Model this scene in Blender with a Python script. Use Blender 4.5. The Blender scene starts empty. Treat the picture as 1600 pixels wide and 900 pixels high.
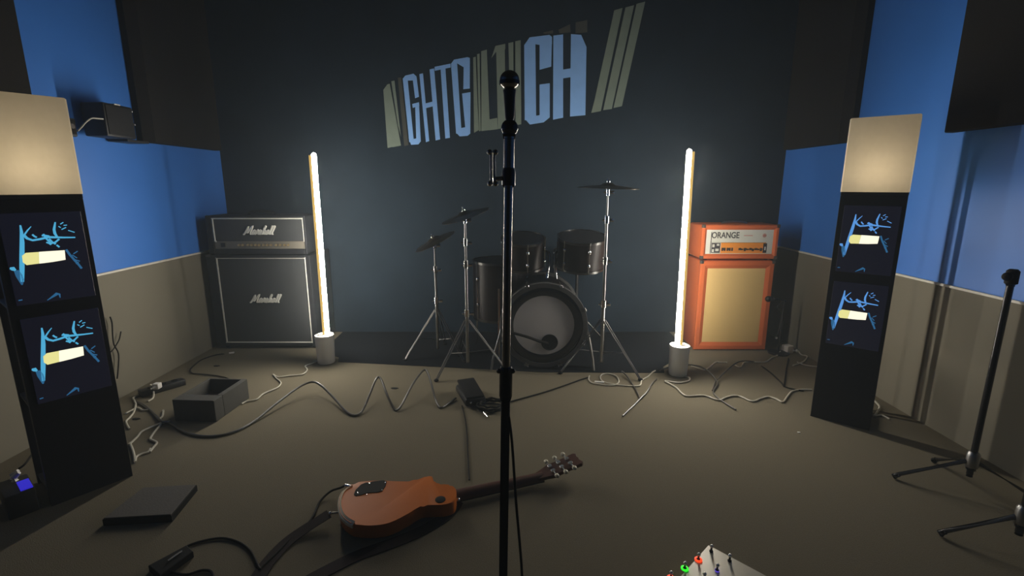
import bpy, bmesh, math, random
from mathutils import Vector, Matrix
random.seed(7)
PI = math.pi
scene = bpy.context.scene
C = scene.collection

# ------------------------------------------------------------------ camera, world, exposure
cam_data = bpy.data.cameras.new('camera')
cam = bpy.data.objects.new('camera', cam_data); C.objects.link(cam)
cam_data.sensor_width = 36.0
cam_data.lens = 36.0 * 760.0 / 1600.0
cam_data.clip_start = 0.02
cam.location = (0, 0, 1.2)
cam.rotation_euler = (math.radians(90 - 11.95), 0, 0)
scene.camera = cam

TUBE_W = 118.0        # strength of the two light sticks
BULB_W = 14.0        # strength of the bulb in each lamp shade
HAZE = 0.015         # haze in the room air
scene.view_settings.view_transform = 'Standard'
scene.view_settings.look = 'None'
scene.view_settings.gamma = 1.0
scene.view_settings.use_curve_mapping = False
scene.view_settings.exposure = 0.0
scene.cycles.use_denoising = True
scene.cycles.volume_bounces = 1
scene.cycles.max_bounces = 8

world = bpy.data.worlds.new('world'); scene.world = world
world.use_nodes = True
nt = world.node_tree; nt.nodes.clear()
wo = nt.nodes.new('ShaderNodeOutputWorld')
bg = nt.nodes.new('ShaderNodeBackground'); bg.inputs['Color'].default_value = (0, 0, 0, 1); bg.inputs['Strength'].default_value = 0
vs = nt.nodes.new('ShaderNodeVolumeScatter'); vs.inputs['Color'].default_value = (.78, .91, 1, 1)
vs.inputs['Density'].default_value = HAZE; vs.inputs['Anisotropy'].default_value = 0.2
nt.links.new(bg.outputs[0], wo.inputs['Surface']); nt.links.new(vs.outputs[0], wo.inputs['Volume'])

# ------------------------------------------------------------------ materials
def S(r, g, b):
    f = lambda v: (v/255/12.92) if v/255 <= .04045 else ((v/255+.055)/1.055)**2.4
    return (f(r), f(g), f(b))
def mat(name, col, rough=.6, metal=0.0, var=.12, scale=30.0, bump=0.0, emit=None, es=0.0, spec=.5):
    m = bpy.data.materials.new(name); m.use_nodes = True
    t = m.node_tree; b = t.nodes['Principled BSDF']
    b.inputs['Roughness'].default_value = rough; b.inputs['Metallic'].default_value = metal
    b.inputs['Specular IOR Level'].default_value = spec
    tc = t.nodes.new('ShaderNodeTexCoord')
    n = t.nodes.new('ShaderNodeTexNoise'); n.inputs['Scale'].default_value = scale; n.inputs['Detail'].default_value = 5
    t.links.new(tc.outputs['Object'], n.inputs['Vector'])
    mx = t.nodes.new('ShaderNodeMix'); mx.data_type = 'RGBA'
    mx.inputs[6].default_value = (*[c*(1-var) for c in col], 1); mx.inputs[7].default_value = (*[min(1, c*(1+var)) for c in col], 1)
    t.links.new(n.outputs['Fac'], mx.inputs[0]); t.links.new(mx.outputs[2], b.inputs['Base Color'])
    if bump:
        bp = t.nodes.new('ShaderNodeBump'); bp.inputs['Strength'].default_value = bump; bp.inputs['Distance'].default_value = .004
        t.links.new(n.outputs['Fac'], bp.inputs['Height']); t.links.new(bp.outputs[0], b.inputs['Normal'])
    if emit:
        b.inputs['Emission Color'].default_value = (*emit, 1); b.inputs['Emission Strength'].default_value = es
    return m
M = {}
M['carpet'] = mat('carpet', (.176, .153, .106), .95, 0, .22, 260, .35, spec=.1)
M['blue_paint'] = mat('blue_paint', (.048, .22, .74), .48, 0, .04, 6, .02, spec=.5)
M['grey_paint'] = mat('grey_paint', (.215, .195, .150), .75, 0, .05, 8, .03, spec=.2)
M['rail'] = mat('rail_paint', (.78, .74, .66), .5, 0, .04, 10)
M['black_wall'] = mat('black_wall', (.015, .025, .037), .9, 0, .25, 5, .05, spec=.15)
M['ceiling'] = mat('ceiling_paint', (.02, .021, .022), .9, 0, .2, 8, spec=.1)
M['foam'] = mat('acoustic_fabric', (.022, .020, .018), .95, 0, .25, 180, .3, spec=.1)
M['black'] = mat('black_plastic', (.012, .012, .013), .5, 0, .2, 60, .02)
M['black_wood'] = mat('black_wood', (.010, .010, .012), .6, 0, .25, 25, .03, spec=.3)
M['black_gloss'] = mat('black_gloss', (.012, .012, .014), .18, 0, .1, 40)
M['rubber'] = mat('rubber', (.010, .010, .010), .8, 0, .2, 80, .05, spec=.2)
M['tolex'] = mat('black_tolex', (.014, .015, .018), .7, 0, .25, 220, .25, spec=.3)
M['grille'] = mat('grille_cloth', (.058, .061, .064), .9, 0, .25, 320, .25, spec=.15)
M['piping'] = mat('white_piping', (.62, .62, .56), .6, 0, .05, 40)
M['logo'] = mat('logo_plastic', (.72, .72, .66), .45, 0, .04, 40)
M['gold'] = mat('brass', (.62, .48, .26), .35, .9, .08, 40)
M['gold_panel'] = mat('brass_panel', (.17, .155, .125), .6, 0, .08, 40)
M['orange'] = mat('orange_tolex', (.56, .125, .035), .6, 0, .08, 220, .2, spec=.3)
M['tan'] = mat('tan_grille', (.68, .47, .19), .85, 0, .10, 260, .25, spec=.15)
M['panel_white'] = mat('panel_white', (.62, .62, .54), .5, 0, .03, 40)
M['panel_orange'] = mat('panel_orange', (.78, .27, .03), .5, 0, .05, 40)
M['ink'] = mat('ink', (.035, .03, .03), .6, 0, .1, 40)
M['red_ink'] = mat('red_ink', (.55, .16, .11), .6, 0, .1, 40)
M['corner'] = mat('corner_metal', (.10, .085, .075), .4, .6, .1, 60)
M['chrome'] = mat('chrome', (.62, .62, .62), .16, 1.0, .05, 30)
M['hoop_chrome'] = mat('hoop_chrome', (.10, .10, .10), .30, 1.0, .08, 30)
M['leg_chrome'] = mat('leg_chrome', (.16, .155, .15), .38, 1.0, .08, 30)
M['dull_chrome'] = mat('dull_chrome', (.34, .34, .34), .30, 1.0, .08, 30)
M['black_chrome'] = mat('black_chrome', (.34, .32, .29), .26, 1.0, .05, 30)
M['cymbal'] = mat('cymbal_bronze', (.065, .052, .036), .32, .9, .15, 60, .05)
M['drum_wrap'] = mat('drum_wrap', (.012, .008, .008), .42, 0, .2, 20, spec=.3)
M['drum_head'] = mat('drum_head', (.56, .54, .53), .6, 0, .05, 12)
M['hoop'] = mat('bass_hoop', (.065, .065, .064), .4, 0, .1, 30)
M['white_plastic'] = mat('white_plastic', (.80, .78, .74), .45, 0, .04, 30)
M['white_cable'] = mat('white_cable', (.56, .53, .44), .5, 0, .06, 60)
M['black_cable'] = mat('black_cable', (.012, .011, .010), .75, 0, .15, 60, spec=.2)
M['grey_cable'] = mat('grey_cable', (.075, .07, .06), .38, 0, .15, 60)
M['mahogany'] = mat('mahogany', (.50, .125, .012), .5, 0, .14, 9, .02, spec=.12)
M['dark_wood'] = mat('dark_wood', (.085, .030, .018), .45, 0, .2, 18, .02)
M['rosewood'] = mat('rosewood', (.03, .015, .010), .5, 0, .2, 30)
M['cream'] = mat('cream_binding', (.88, .78, .58), .25, 0, .04, 30)
M['pearl'] = mat('pearl_button', (.62, .57, .42), .35, 0, .1, 30)
M['strap'] = mat('strap_webbing', (.024, .016, .015), .85, 0, .25, 200, .2, spec=.2)
M['box_board'] = mat('box_board', (.085, .083, .075), .8, 0, .12, 60, .08, spec=.2)
M['box_inside'] = mat('box_lining', (.035, .025, .032), .9, 0, .12, 60, .08, spec=.2)
M['pad'] = mat('pad_rubber', (.125, .118, .108), .85, 0, .18, 160, .2, spec=.2)
M['pedal'] = mat('pedal_metal', (.50, .47, .38), .45, .1, .05, 60, .02)
M['steel'] = mat('steel_tip', (.75, .75, .73), .25, .9, .05, 30)
M['tip'] = mat('polished_tip', (.85, .85, .82), .34, .7, .04, 30)
M['rug'] = mat('black_rug', (.011, .013, .016), .95, 0, .25, 220, .3, spec=.1)
M['spur'] = mat('spur_metal', (.30, .29, .27), .4, .2, .08, 30)
M['screen'] = mat('screen_glass', (.010, .010, .014), .22, 0, .1, 30, emit=(.004, .004, .009), es=1.0)
M['projection_blue'] = mat('painted_projection_blue', (.27, .50, .93), .75, 0, .10, 14, spec=.1)  # plain paint tones stand in for the projector's light on the wall
M['projection_olive'] = mat('painted_projection_olive', (.20, .245, .205), .75, 0, .12, 14, spec=.1)
M['projection_grey'] = mat('painted_projection_grey', (.075, .078, .070), .75, 0, .12, 14, spec=.1)
def glow(name, col, s):
    return mat(name, tuple(min(1, c*.3) for c in col), .5, 0, .02, 20, emit=col, es=s)
M['glow_blue'] = glow('screen_blue', S(78, 172, 214), .95)
M['glow_blue_dim'] = glow('screen_blue_dim', S(45, 105, 150), .75)
M['glow_blue_right'] = glow('screen_sky_blue', S(88, 150, 220), .95)
M['glow_yellow'] = glow('screen_yellow', S(232, 226, 150), 1.0)
M['glow_white'] = glow('screen_white', S(252, 248, 222), 1.1)
M['led_red'] = glow('led_red', S(255, 70, 30), 1.3)
M['led_green'] = glow('led_green', S(40, 235, 40), 1.2)
M['led_blue'] = glow('led_blue', S(80, 60, 190), 1.0)
M['led_strip'] = glow('led_strip_blue', S(45, 38, 190), .9)
M['tube'] = glow('tube_diffuser', (1.0, .94, .82), TUBE_W)
M['tube_side'] = mat('tube_side_diffuser', (.006, .004, .001), .6, 0, .02, 20, emit=(.78, .50, .14), es=.8, spec=.0)
M['bulb'] = glow('bulb_glass', (1.0, .80, .52), BULB_W)
# lamp shade: thin white plastic that lets light through
m = bpy.data.materials.new('shade_plastic'); m.use_nodes = True
t = m.node_tree; t.nodes.clear()
o_ = t.nodes.new('ShaderNodeOutputMaterial'); mx_ = t.nodes.new('ShaderNodeMixShader'); mx_.inputs[0].default_value = .5
d_ = t.nodes.new('ShaderNodeBsdfDiffuse'); tr_ = t.nodes.new('ShaderNodeBsdfTranslucent')
nz = t.nodes.new('ShaderNodeTexNoise'); nz.inputs['Scale'].default_value = 12
rp = t.nodes.new('ShaderNodeValToRGB'); rp.color_ramp.elements[0].color = (.74, .70, .60, 1); rp.color_ramp.elements[1].color = (.82, .78, .68, 1)
t.links.new(nz.outputs['Fac'], rp.inputs[0])
for q in (d_, tr_): t.links.new(rp.outputs[0], q.inputs['Color'])
t.links.new(d_.outputs[0], mx_.inputs[1]); t.links.new(tr_.outputs[0], mx_.inputs[2]); t.links.new(mx_.outputs[0], o_.inputs['Surface'])
M['shade'] = m

# ------------------------------------------------------------------ mesh helpers
def B(): return bmesh.new()
def add_box(bm, x0, y0, z0, x1, y1, z1, bev=0.0, seg=2, mtx=None):
    r = bmesh.ops.create_cube(bm, size=1.0)
    vs_ = r['verts']
    for v in vs_:
        v.co = Vector((x0+(v.co.x+.5)*(x1-x0), y0+(v.co.y+.5)*(y1-y0), z0+(v.co.z+.5)*(z1-z0)))
        if mtx: v.co = mtx @ v.co
    if bev:
        es = list({e for v in vs_ for e in v.link_edges})
        bmesh.ops.bevel(bm, geom=es, offset=bev, segments=seg, affect='EDGES', profile=.5)
    return bm
def frame_of(d):
    d = d.normalized(); up = Vector((0, 0, 1)) if abs(d.z) < .95 else Vector((0, 1, 0))
    a = d.cross(up).normalized(); b = a.cross(d).normalized()
    return a, b
def add_tube(bm, pts, r, seg=8, caps=True):
    pts = [Vector(p) for p in pts]
    if len(pts) == 2 and not isinstance(r, (list, tuple)): pts = [pts[0].lerp(pts[1], f) for f in (0, .01, .04, .5, .96, .99, 1)]
    n = len(pts)
    rs = r if isinstance(r, (list, tuple)) else [r]*n
    rings = []; pa = None
    for i, p in enumerate(pts):
        d = (pts[min(i+1, n-1)] - pts[max(i-1, 0)])
        if d.length < 1e-9: d = Vector((0, 0, 1))
        d.normalize()
        if pa is None: a, b = frame_of(d)
        else:
            a = (pa - d*pa.dot(d))
            if a.length < 1e-6: a, b = frame_of(d)
            a.normalize(); b = d.cross(a).normalized()
        pa = a
        rings.append([bm.verts.new(p + (a*math.cos(2*PI*k/seg) + b*math.sin(2*PI*k/seg))*rs[i]) for k in range(seg)])
    for i in range(n-1):
        for k in range(seg):
            bm.faces.new((rings[i][k], rings[i][(k+1) % seg], rings[i+1][(k+1) % seg], rings[i+1][k]))
    if caps:
        bm.faces.new(rings[0][::-1]); bm.faces.new(rings[-1])
    return bm
def add_lathe(bm, prof, seg=32, mtx=None, close=False):
    """profile of (radius, height) turned about the z axis"""
    mtx = mtx or Matrix()
    rings = []
    for (r, h) in prof:
        if r < 1e-6: rings.append([bm.verts.new(mtx @ Vector((0, 0, h)))])
        else: rings.append([bm.verts.new(mtx @ Vector((r*math.cos(2*PI*k/seg), r*math.sin(2*PI*k/seg), h))) for k in range(seg)])
    pairs = list(zip(rings[:-1], rings[1:])) + ([(rings[-1], rings[0])] if close else [])
    for A, Bq in pairs:
        for k in range(seg):
            k2 = (k+1) % seg
            if len(A) == 1 and len(Bq) == 1: continue
            if len(A) == 1: bm.faces.new((A[0], Bq[k2], Bq[k]))
            elif len(Bq) == 1: bm.faces.new((A[k], A[k2], Bq[0]))
            else: bm.faces.new((A[k], A[k2], Bq[k2], Bq[k]))
    return bm
def add_prism(bm, poly, z0, z1, mtx=None, bev=0.0):
    mtx = mtx or Matrix()
    lo = [bm.verts.new(mtx @ Vector((p[0], p[1], z0))) for p in poly]
    hi = [bm.verts.new(mtx @ Vector((p[0], p[1], z1))) for p in poly]
    n = len(poly); fs = []
    fs.append(bm.faces.new(lo[::-1])); top = bm.faces.new(hi); fs.append(top)
    for k in range(n): fs.append(bm.faces.new((lo[k], lo[(k+1) % n], hi[(k+1) % n], hi[k])))
    if bev:
        bmesh.ops.bevel(bm, geom=list(top.edges), offset=bev, segments=3, affect='EDGES', profile=.5)
    return bm
def add_ball(bm, c, r, seg=16, sc=(1, 1, 1)):
    mt = Matrix.Translation(Vector(c)) @ Matrix.Diagonal((sc[0]*r, sc[1]*r, sc[2]*r, 1))
    bmesh.ops.create_uvsphere(bm, u_segments=seg, v_segments=max(6, seg//2), radius=1.0, matrix=mt)
    return bm
def smooth_path(pts, sub=5):
    P = [Vector(p) for p in pts]
    if len(P) < 3: return P
    out = []
    for i in range(len(P)-1):
        p0, p1, p2, p3 = P[max(i-1, 0)], P[i], P[i+1], P[min(i+2, len(P)-1)]
        for k in range(sub):
            u = k/sub
            out.append(.5*((2*p1) + (p2-p0)*u + (2*p0-5*p1+4*p2-p3)*u*u + (3*p1-p0-3*p2+p3)*u**3))
    out.append(P[-1]); return out
def add_ribbon(bm, pts, w, th):
    """flat band lying along a path, wide in the ground plane"""
    P = smooth_path(pts, 4); n = len(P); rows = []
    for i, p in enumerate(P):
        d = P[min(i+1, n-1)] - P[max(i-1, 0)]; d.z = 0; d.normalize()
        s = Vector((-d.y, d.x, 0))*w/2
        rows.append([bm.verts.new(p+s), bm.verts.new(p-s), bm.verts.new(p-s+Vector((0, 0, th))), bm.verts.new(p+s+Vector((0, 0, th)))])
    for a, b in zip(rows[:-1], rows[1:]):
        for k in range(4): bm.faces.new((a[k], a[(k+1) % 4], b[(k+1) % 4], b[k]))
    bm.faces.new(rows[0]); bm.faces.new(rows[-1][::-1]); return bm
def flat_stroke(bm, pts, ws, y0, y1):
    """flat painted stroke in the xz plane; ws = width or list of widths"""
    P = [Vector((p[0], 0, p[1])) for p in pts]; n = len(P)
    ws = ws if isinstance(ws, (list, tuple)) else [ws]*n
    rows = []
    for i, p in enumerate(P):
        d = (P[min(i+1, n-1)] - P[max(i-1, 0)]).normalized(); s = Vector((-d.z, 0, d.x))*ws[i]/2
        rows.append([bm.verts.new(p+s+Vector((0, y0, 0))), bm.verts.new(p-s+Vector((0, y0, 0))), bm.verts.new(p-s+Vector((0, y1, 0))), bm.verts.new(p+s+Vector((0, y1, 0)))])
    for a, b in zip(rows[:-1], rows[1:]):
        for k in range(4): bm.faces.new((a[k], a[(k+1) % 4], b[(k+1) % 4], b[k]))
    bm.faces.new(rows[0]); bm.faces.new(rows[-1][::-1]); return bm
def obj(name, bm, material, parent=None, smooth=False, loc=None):
    bmesh.ops.recalc_face_normals(bm, faces=bm.faces)
    me = bpy.data.meshes.new(name); bm.to_mesh(me); bm.free()
    me.materials.append(M[material] if isinstance(material, str) else material)
    if smooth:
        for p in me.polygons: p.use_smooth = p.loop_total <= 6
        me.set_sharp_from_angle(angle=math.radians(40))
    o = bpy.data.objects.new(name, me); C.objects.link(o)
    if parent: o.parent = parent
    if loc: o.location = loc
    return o
def tag(o, label, cat, group=None):
    o['label'] = label; o['category'] = cat
    if group: o['group'] = group
    return o
def thing(name, label, cat, loc=(0, 0, 0), rotz=0.0, group=None):
    o = bpy.data.objects.new(name, None); C.objects.link(o)
    o.empty_display_size = .05
    o.location = loc; o.rotation_euler = (0, 0, rotz)
    return tag(o, label, cat, group)
def struct(name, bm, m, smooth=False):
    o = obj(name, bm, m, None, smooth); o['kind'] = 'structure'; return o
def copy_tree(o, parent=None):
    c = o.copy(); C.objects.link(c)
    if parent: c.parent = parent
    for ch in list(o.children): copy_tree(ch, c)
    return c
def text_mesh(name, body, size, m, parent, loc, width=None, bold=.0, depth=.001, shear=0.0):
    cu = bpy.data.curves.new(name, 'FONT'); cu.body = body; cu.size = size; cu.extrude = depth; cu.offset = bold; cu.shear = shear
    cu.align_x = 'CENTER'; cu.align_y = 'CENTER'
    tmp = bpy.data.objects.new('tmp', cu); C.objects.link(tmp)
    dg = bpy.context.evaluated_depsgraph_get()
    me = bpy.data.meshes.new_from_object(tmp.evaluated_get(dg))
    bpy.data.objects.remove(tmp)
    w = max(v.co.x for v in me.vertices) - min(v.co.x for v in me.vertices)
    k = width/w if width else 1.0
    for v in me.vertices: v.co = Vector((v.co.x*k, -v.co.z, v.co.y))
    me.materials.clear(); me.materials.append(M[m]); me.name = name
    o = bpy.data.objects.new(name, me); C.objects.link(o); o.parent = parent; o.location = loc
    return o
ROTX = lambda a: Matrix.Rotation(a, 4, 'X')
T3 = lambda x, y, z: Matrix.Translation((x, y, z))

# ------------------------------------------------------------------ the room
XL, XR, YB, YF, ZC, RAIL = -2.26, 2.12, 3.90, -1.4, 2.75, .72
struct('floor', add_box(B(), XL-.1, YF-.1, -.1, XR+.1, YB+.1, 0), 'carpet')
struct('ceiling', add_box(B(), XL-.1, YF-.1, ZC, XR+.1, YB+.1, ZC+.1), 'ceiling')
struct('wall_back', add_box(B(), XL-.1, YB, 0, XR+.1, YB+.1, ZC), 'black_wall')
struct('wall_front', add_box(B(), XL-.1, YF-.1, 0, XR+.1, YF, ZC), 'black_wall')
struct('wall_left', add_box(B(), XL-.1, YF, 0, XL, YB, ZC), 'blue_paint')
struct('wall_right', add_box(B(), XR, YF, 0, XR+.1, YB, ZC), 'blue_paint')
struct('trim_1', add_box(B(), XL, YF, 0, XL+.006, YB, RAIL), 'grey_paint')
struct('trim_2', add_box(B(), XR-.006, YF, 0, XR, YB, RAIL), 'grey_paint')
struct('trim_3', add_box(B(), XL, YF, RAIL-.005, XL+.012, YB, RAIL+.007, .002), 'rail')
struct('trim_4', add_box(B(), XR-.012, YF, RAIL-.005, XR, YB, RAIL+.007, .002), 'rail')

# ------------------------------------------------------------------ acoustic panels
def acoustic_panel(side, y0, y1, z0, z1, label):
    x = XL+.002 if side < 0 else XR-.002; inn = -side
    bm = B(); t_, ch = .08, .045
    pts = [(x, y0), (x + inn*t_*.45, y0), (x + inn*t_, y0+ch), (x + inn*t_, y1-ch), (x + inn*t_*.45, y1), (x, y1)]
    add_prism(bm, pts, z0, z1)
    o = obj('acoustic_panel', bm, 'foam'); tag(o, label, 'acoustic panel', 'acoustic panels high on the side walls'); return o
acoustic_panel(-1, 3.05, 3.83, 1.455, 2.6, 'dark fabric acoustic panel on left wall above the amp stack')
acoustic_panel(-1, 1.70, 2.385, 1.455, 2.6, 'dark acoustic panel on left wall behind the glowing lamp shade')
acoustic_panel(1, 3.12, 3.84, 1.46, 2.6, 'dark acoustic panel on right wall above the orange amp')
acoustic_panel(1, 1.74, 2.44, 1.445, 2.6, 'dark acoustic panel on right wall nearest the camera')

# ------------------------------------------------------------------ projected lettering on the back wall, its light painted as diffuse colour
projection = thing('projected_lettering', 'slanting pale blue and olive projected block lettering with three slashes high on dark back wall', 'lettering', (0, YB, 1.9))
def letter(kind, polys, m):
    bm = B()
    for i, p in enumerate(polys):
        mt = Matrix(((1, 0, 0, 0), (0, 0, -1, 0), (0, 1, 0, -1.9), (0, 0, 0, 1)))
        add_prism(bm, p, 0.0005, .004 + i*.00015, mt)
    return obj(kind, bm, m, projection)
letter('letter', [[(-0.970,1.902),(-0.938,1.940),(-0.918,1.490),(-0.960,1.480)],[(-0.941,1.940),(-0.919,1.945),(-0.856,1.499),(-0.921,1.486)],[(-0.907,1.963),(-0.883,1.968),(-0.853,1.563),(-0.871,1.642)]], 'projection_olive')
letter('letter', [[(-0.857,1.988),(-0.830,1.991),(-0.798,1.502),(-0.831,1.494)]], 'projection_grey')
letter('letter', [[(-0.820,1.983),(-0.784,1.983),(-0.755,1.523),(-0.791,1.523)],[(-0.817,1.983),(-0.800,2.003),(-0.738,2.016),(-0.716,1.997),(-0.717,1.970),(-0.788,1.968)],[(-0.746,1.988),(-0.715,1.988),(-0.703,1.853),(-0.733,1.843)],[(-0.757,1.801),(-0.705,1.814),(-0.703,1.789),(-0.754,1.773)],[(-0.735,1.801),(-0.705,1.809),(-0.702,1.530),(-0.736,1.520)],[(-0.795,1.556),(-0.778,1.504),(-0.722,1.507),(-0.702,1.530),(-0.704,1.556),(-0.757,1.547)]], 'projection_blue')
letter('letter', [[(-0.694,2.013),(-0.667,2.019),(-0.637,1.532),(-0.663,1.523)],[(-0.672,1.801),(-0.587,1.822),(-0.585,1.789),(-0.668,1.768)],[(-0.616,2.046),(-0.582,2.053),(-0.553,1.544),(-0.588,1.536)]], 'projection_blue')
letter('letter', [[(-0.579,2.064),(-0.460,2.086),(-0.459,2.060),(-0.577,2.037)],[(-0.534,2.054),(-0.498,2.061),(-0.477,1.556),(-0.513,1.550)]], 'projection_blue')
letter('letter', [[(-0.456,2.086),(-0.410,2.098),(-0.386,1.574),(-0.429,1.587)],[(-0.456,2.084),(-0.432,2.114),(-0.331,2.131),(-0.314,2.126),(-0.315,2.069),(-0.360,2.061),(-0.410,2.089)],[(-0.359,2.116),(-0.314,2.126),(-0.318,1.912),(-0.367,1.907)],[(-0.377,1.876),(-0.313,1.886),(-0.320,1.590),(-0.354,1.574)],[(-0.431,1.596),(-0.402,1.566),(-0.342,1.570),(-0.320,1.587),(-0.320,1.640),(-0.389,1.627)]], 'projection_blue')
letter('letter', [[(-0.289,2.129),(-0.270,2.134),(-0.260,1.773),(-0.254,1.613),(-0.291,1.592)],[(-0.260,2.151),(-0.241,2.156),(-0.239,1.608),(-0.252,1.603)]], 'projection_olive')
letter('letter', [[(-0.229,2.172),(-0.187,2.183),(-0.169,1.613),(-0.235,1.605)],[(-0.182,1.688),(-0.113,1.701),(-0.109,1.619),(-0.176,1.611)]], 'projection_olive')
letter('letter', [[(-0.153,2.126),(-0.123,2.208),(-0.050,2.223),(-0.050,2.185),(-0.121,2.166)],[(-0.118,2.203),(-0.054,2.218),(-0.047,1.627),(-0.108,1.621)]], 'projection_olive')
letter('letter', [[(-0.027,2.228),(0.010,2.235),(0.013,1.695),(-0.011,1.655)],[(0.024,2.240),(0.064,2.248),(0.071,1.655),(0.027,1.648)]], 'projection_olive')
letter('letter', [[(0.090,2.216),(0.173,2.246),(0.184,1.695),(0.097,1.684)],[(0.090,2.213),(0.130,2.267),(0.276,2.284),(0.295,2.270),(0.296,2.221),(0.204,2.216),(0.164,2.222)],[(0.204,2.234),(0.295,2.259),(0.293,2.066),(0.206,2.044)],[(0.207,1.940),(0.284,1.949),(0.288,1.708),(0.210,1.701)],[(0.097,1.695),(0.137,1.653),(0.242,1.669),(0.288,1.705),(0.288,1.734),(0.169,1.714)]], 'projection_blue')
letter('letter', [[(0.305,2.279),(0.377,2.287),(0.390,1.703),(0.313,1.688)],[(0.374,2.044),(0.444,2.054),(0.446,1.993),(0.376,1.983)],[(0.435,2.289),(0.510,2.284),(0.552,2.201),(0.559,1.721),(0.442,1.711)]], 'projection_blue')
letter('smear', [[(0.229,2.299),(0.302,2.316),(0.302,2.295),(0.239,2.292)],[(0.342,2.319),(0.427,2.356),(0.432,2.302),(0.349,2.295)],[(0.467,2.368),(0.552,2.384),(0.555,2.302),(0.468,2.295)]], 'projection_grey')  # stray pieces of the projected image, painted grey
letter('slash', [[(0.747,2.449),(0.807,2.465),(0.675,1.750),(0.603,1.737),(0.624,1.825)]], 'projection_olive')
letter('slash', [[(0.828,2.468),(0.890,2.483),(0.758,1.766),(0.693,1.757)]], 'projection_olive')
letter('slash', [[(0.908,2.492),(0.970,2.507),(0.834,1.786),(0.771,1.773)]], 'projection_olive')

# ------------------------------------------------------------------ light sticks
def light_stick(base, tx0, tx1, ty, z0, z1, side, label):
    t_ = thing('light_stick', label, 'lamp', (base[0], base[1], 0), 0, 'light sticks beside the amps')
    can = B()
    add_lathe(can, [(0, 0), (.054, 0), (.057, .004), (.063, .192), (.0635, .198), (.061, .200), (.056, .199), (.055, .192), (0, .192)], 40)
    obj('base_pot', can, 'white_plastic', t_, True)
    p0 = Vector((tx0-base[0], ty-base[1], z0)); p1 = Vector((tx1-base[0], ty-base[1], z1))
    r = .0148; d = (p1-p0).normalized()
    pts = [p0, p0.lerp(p1, .5), p1, p1+d*r*.5, p1+d*r*.85, p1+d*r]
    obj('light_tube', add_tube(B(), pts, [r, r, r, r*.86, r*.5, r*.05], 20), 'tube', t_, True)
    o2 = Vector((side*.0245, .006, 0))
    obj('side_diffuser', add_tube(B(), [p0+o2+Vector((0, 0, .004)), p1+o2], .0105, 14), 'tube_side', t_, True)['label'] = 'amber side diffuser'
    return t_
light_stick((-1.285, 3.19), -1.262, -1.256, 3.19, .194, 1.385, -1, 'glowing light stick in white pot beside black amp stack')
light_stick((1.074, 2.97), 1.058, 1.044, 2.97, .194, 1.393, 1, 'glowing light stick in white pot beside orange amp')

# ------------------------------------------------------------------ lamp towers with screens
ART = dict(
 upright=[(0.0726,0.6934),(0.0720,0.6709),(0.0681,0.6340),(0.0600,0.5816),(0.0545,0.5446),(0.0483,0.4967)],
 tick=[(0.0987,0.6872),(0.0884,0.6750),(0.0786,0.6611)],
 branch=[(0.0747,0.6605),(0.0830,0.6464),(0.0955,0.6388),(0.1156,0.6413),(0.1365,0.6466),(0.1566,0.6443),(0.1812,0.6416),(0.2108,0.6394)],
 fork=[(0.1639,0.6986),(0.1569,0.6723),(0.1570,0.6583),(0.1616,0.6442)],
 scribbles=[[(0.0977,0.6591),(0.1022,0.6525),(0.1075,0.6478)], [(0.1261,0.6586),(0.1324,0.6404),(0.1420,0.6228),(0.1541,0.6270),(0.1660,0.6375)], [(0.1389,0.6404),(0.1460,0.6274),(0.1539,0.6197)], [(0.1213,0.6532),(0.1313,0.6529),(0.1410,0.6494)], [(0.1559,0.6163),(0.1591,0.6121),(0.1622,0.6079)], [(0.1299,0.6287),(0.1373,0.6240),(0.1415,0.6190)]],
 dashes=[[(0.1770,0.6709),(0.1906,0.6779)], [(0.1764,0.6902),(0.1856,0.6965)], [(0.1949,0.6667),(0.2117,0.6582)], [(0.1849,0.6854),(0.1943,0.6861)], [(0.1704,0.6831),(0.1759,0.6779)]],
 spray=[[(0.1792,0.5976),(0.1869,0.5765),(0.1953,0.5597),(0.2048,0.5406),(0.2128,0.5224)], [(0.1972,0.5795),(0.2105,0.5880)], [(0.1933,0.5759),(0.2053,0.5627)], [(0.1985,0.5576),(0.2114,0.5504)], [(0.1992,0.5411),(0.2075,0.5474)]],
 smear=[(0.0391,0.5384),(0.0433,0.5205),(0.0465,0.5029),(0.0460,0.4863)],
 blob=[(0.0247,0.5484),(0.0319,0.5462),(0.0377,0.5389)],
 bar_left=[(0.0609,0.5879),(0.0719,0.5968),(0.1051,0.5964),(0.1000,0.5553),(0.0675,0.5539),(0.0595,0.5652)],
 bar_right=[(0.1056,0.5968),(0.1747,0.5954),(0.1723,0.5604),(0.1358,0.5566),(0.1112,0.5554),(0.1004,0.5552)],
 foot=[[(0.0289,0.4330),(0.0390,0.4338)], [(0.1286,0.4363),(0.1363,0.4372)]],  # short highlights low on the screen
 edge_glint=[(0.1019,0.4202),(0.1316,0.4399),(0.1375,0.4367),(0.1376,0.4232)],
)
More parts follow.
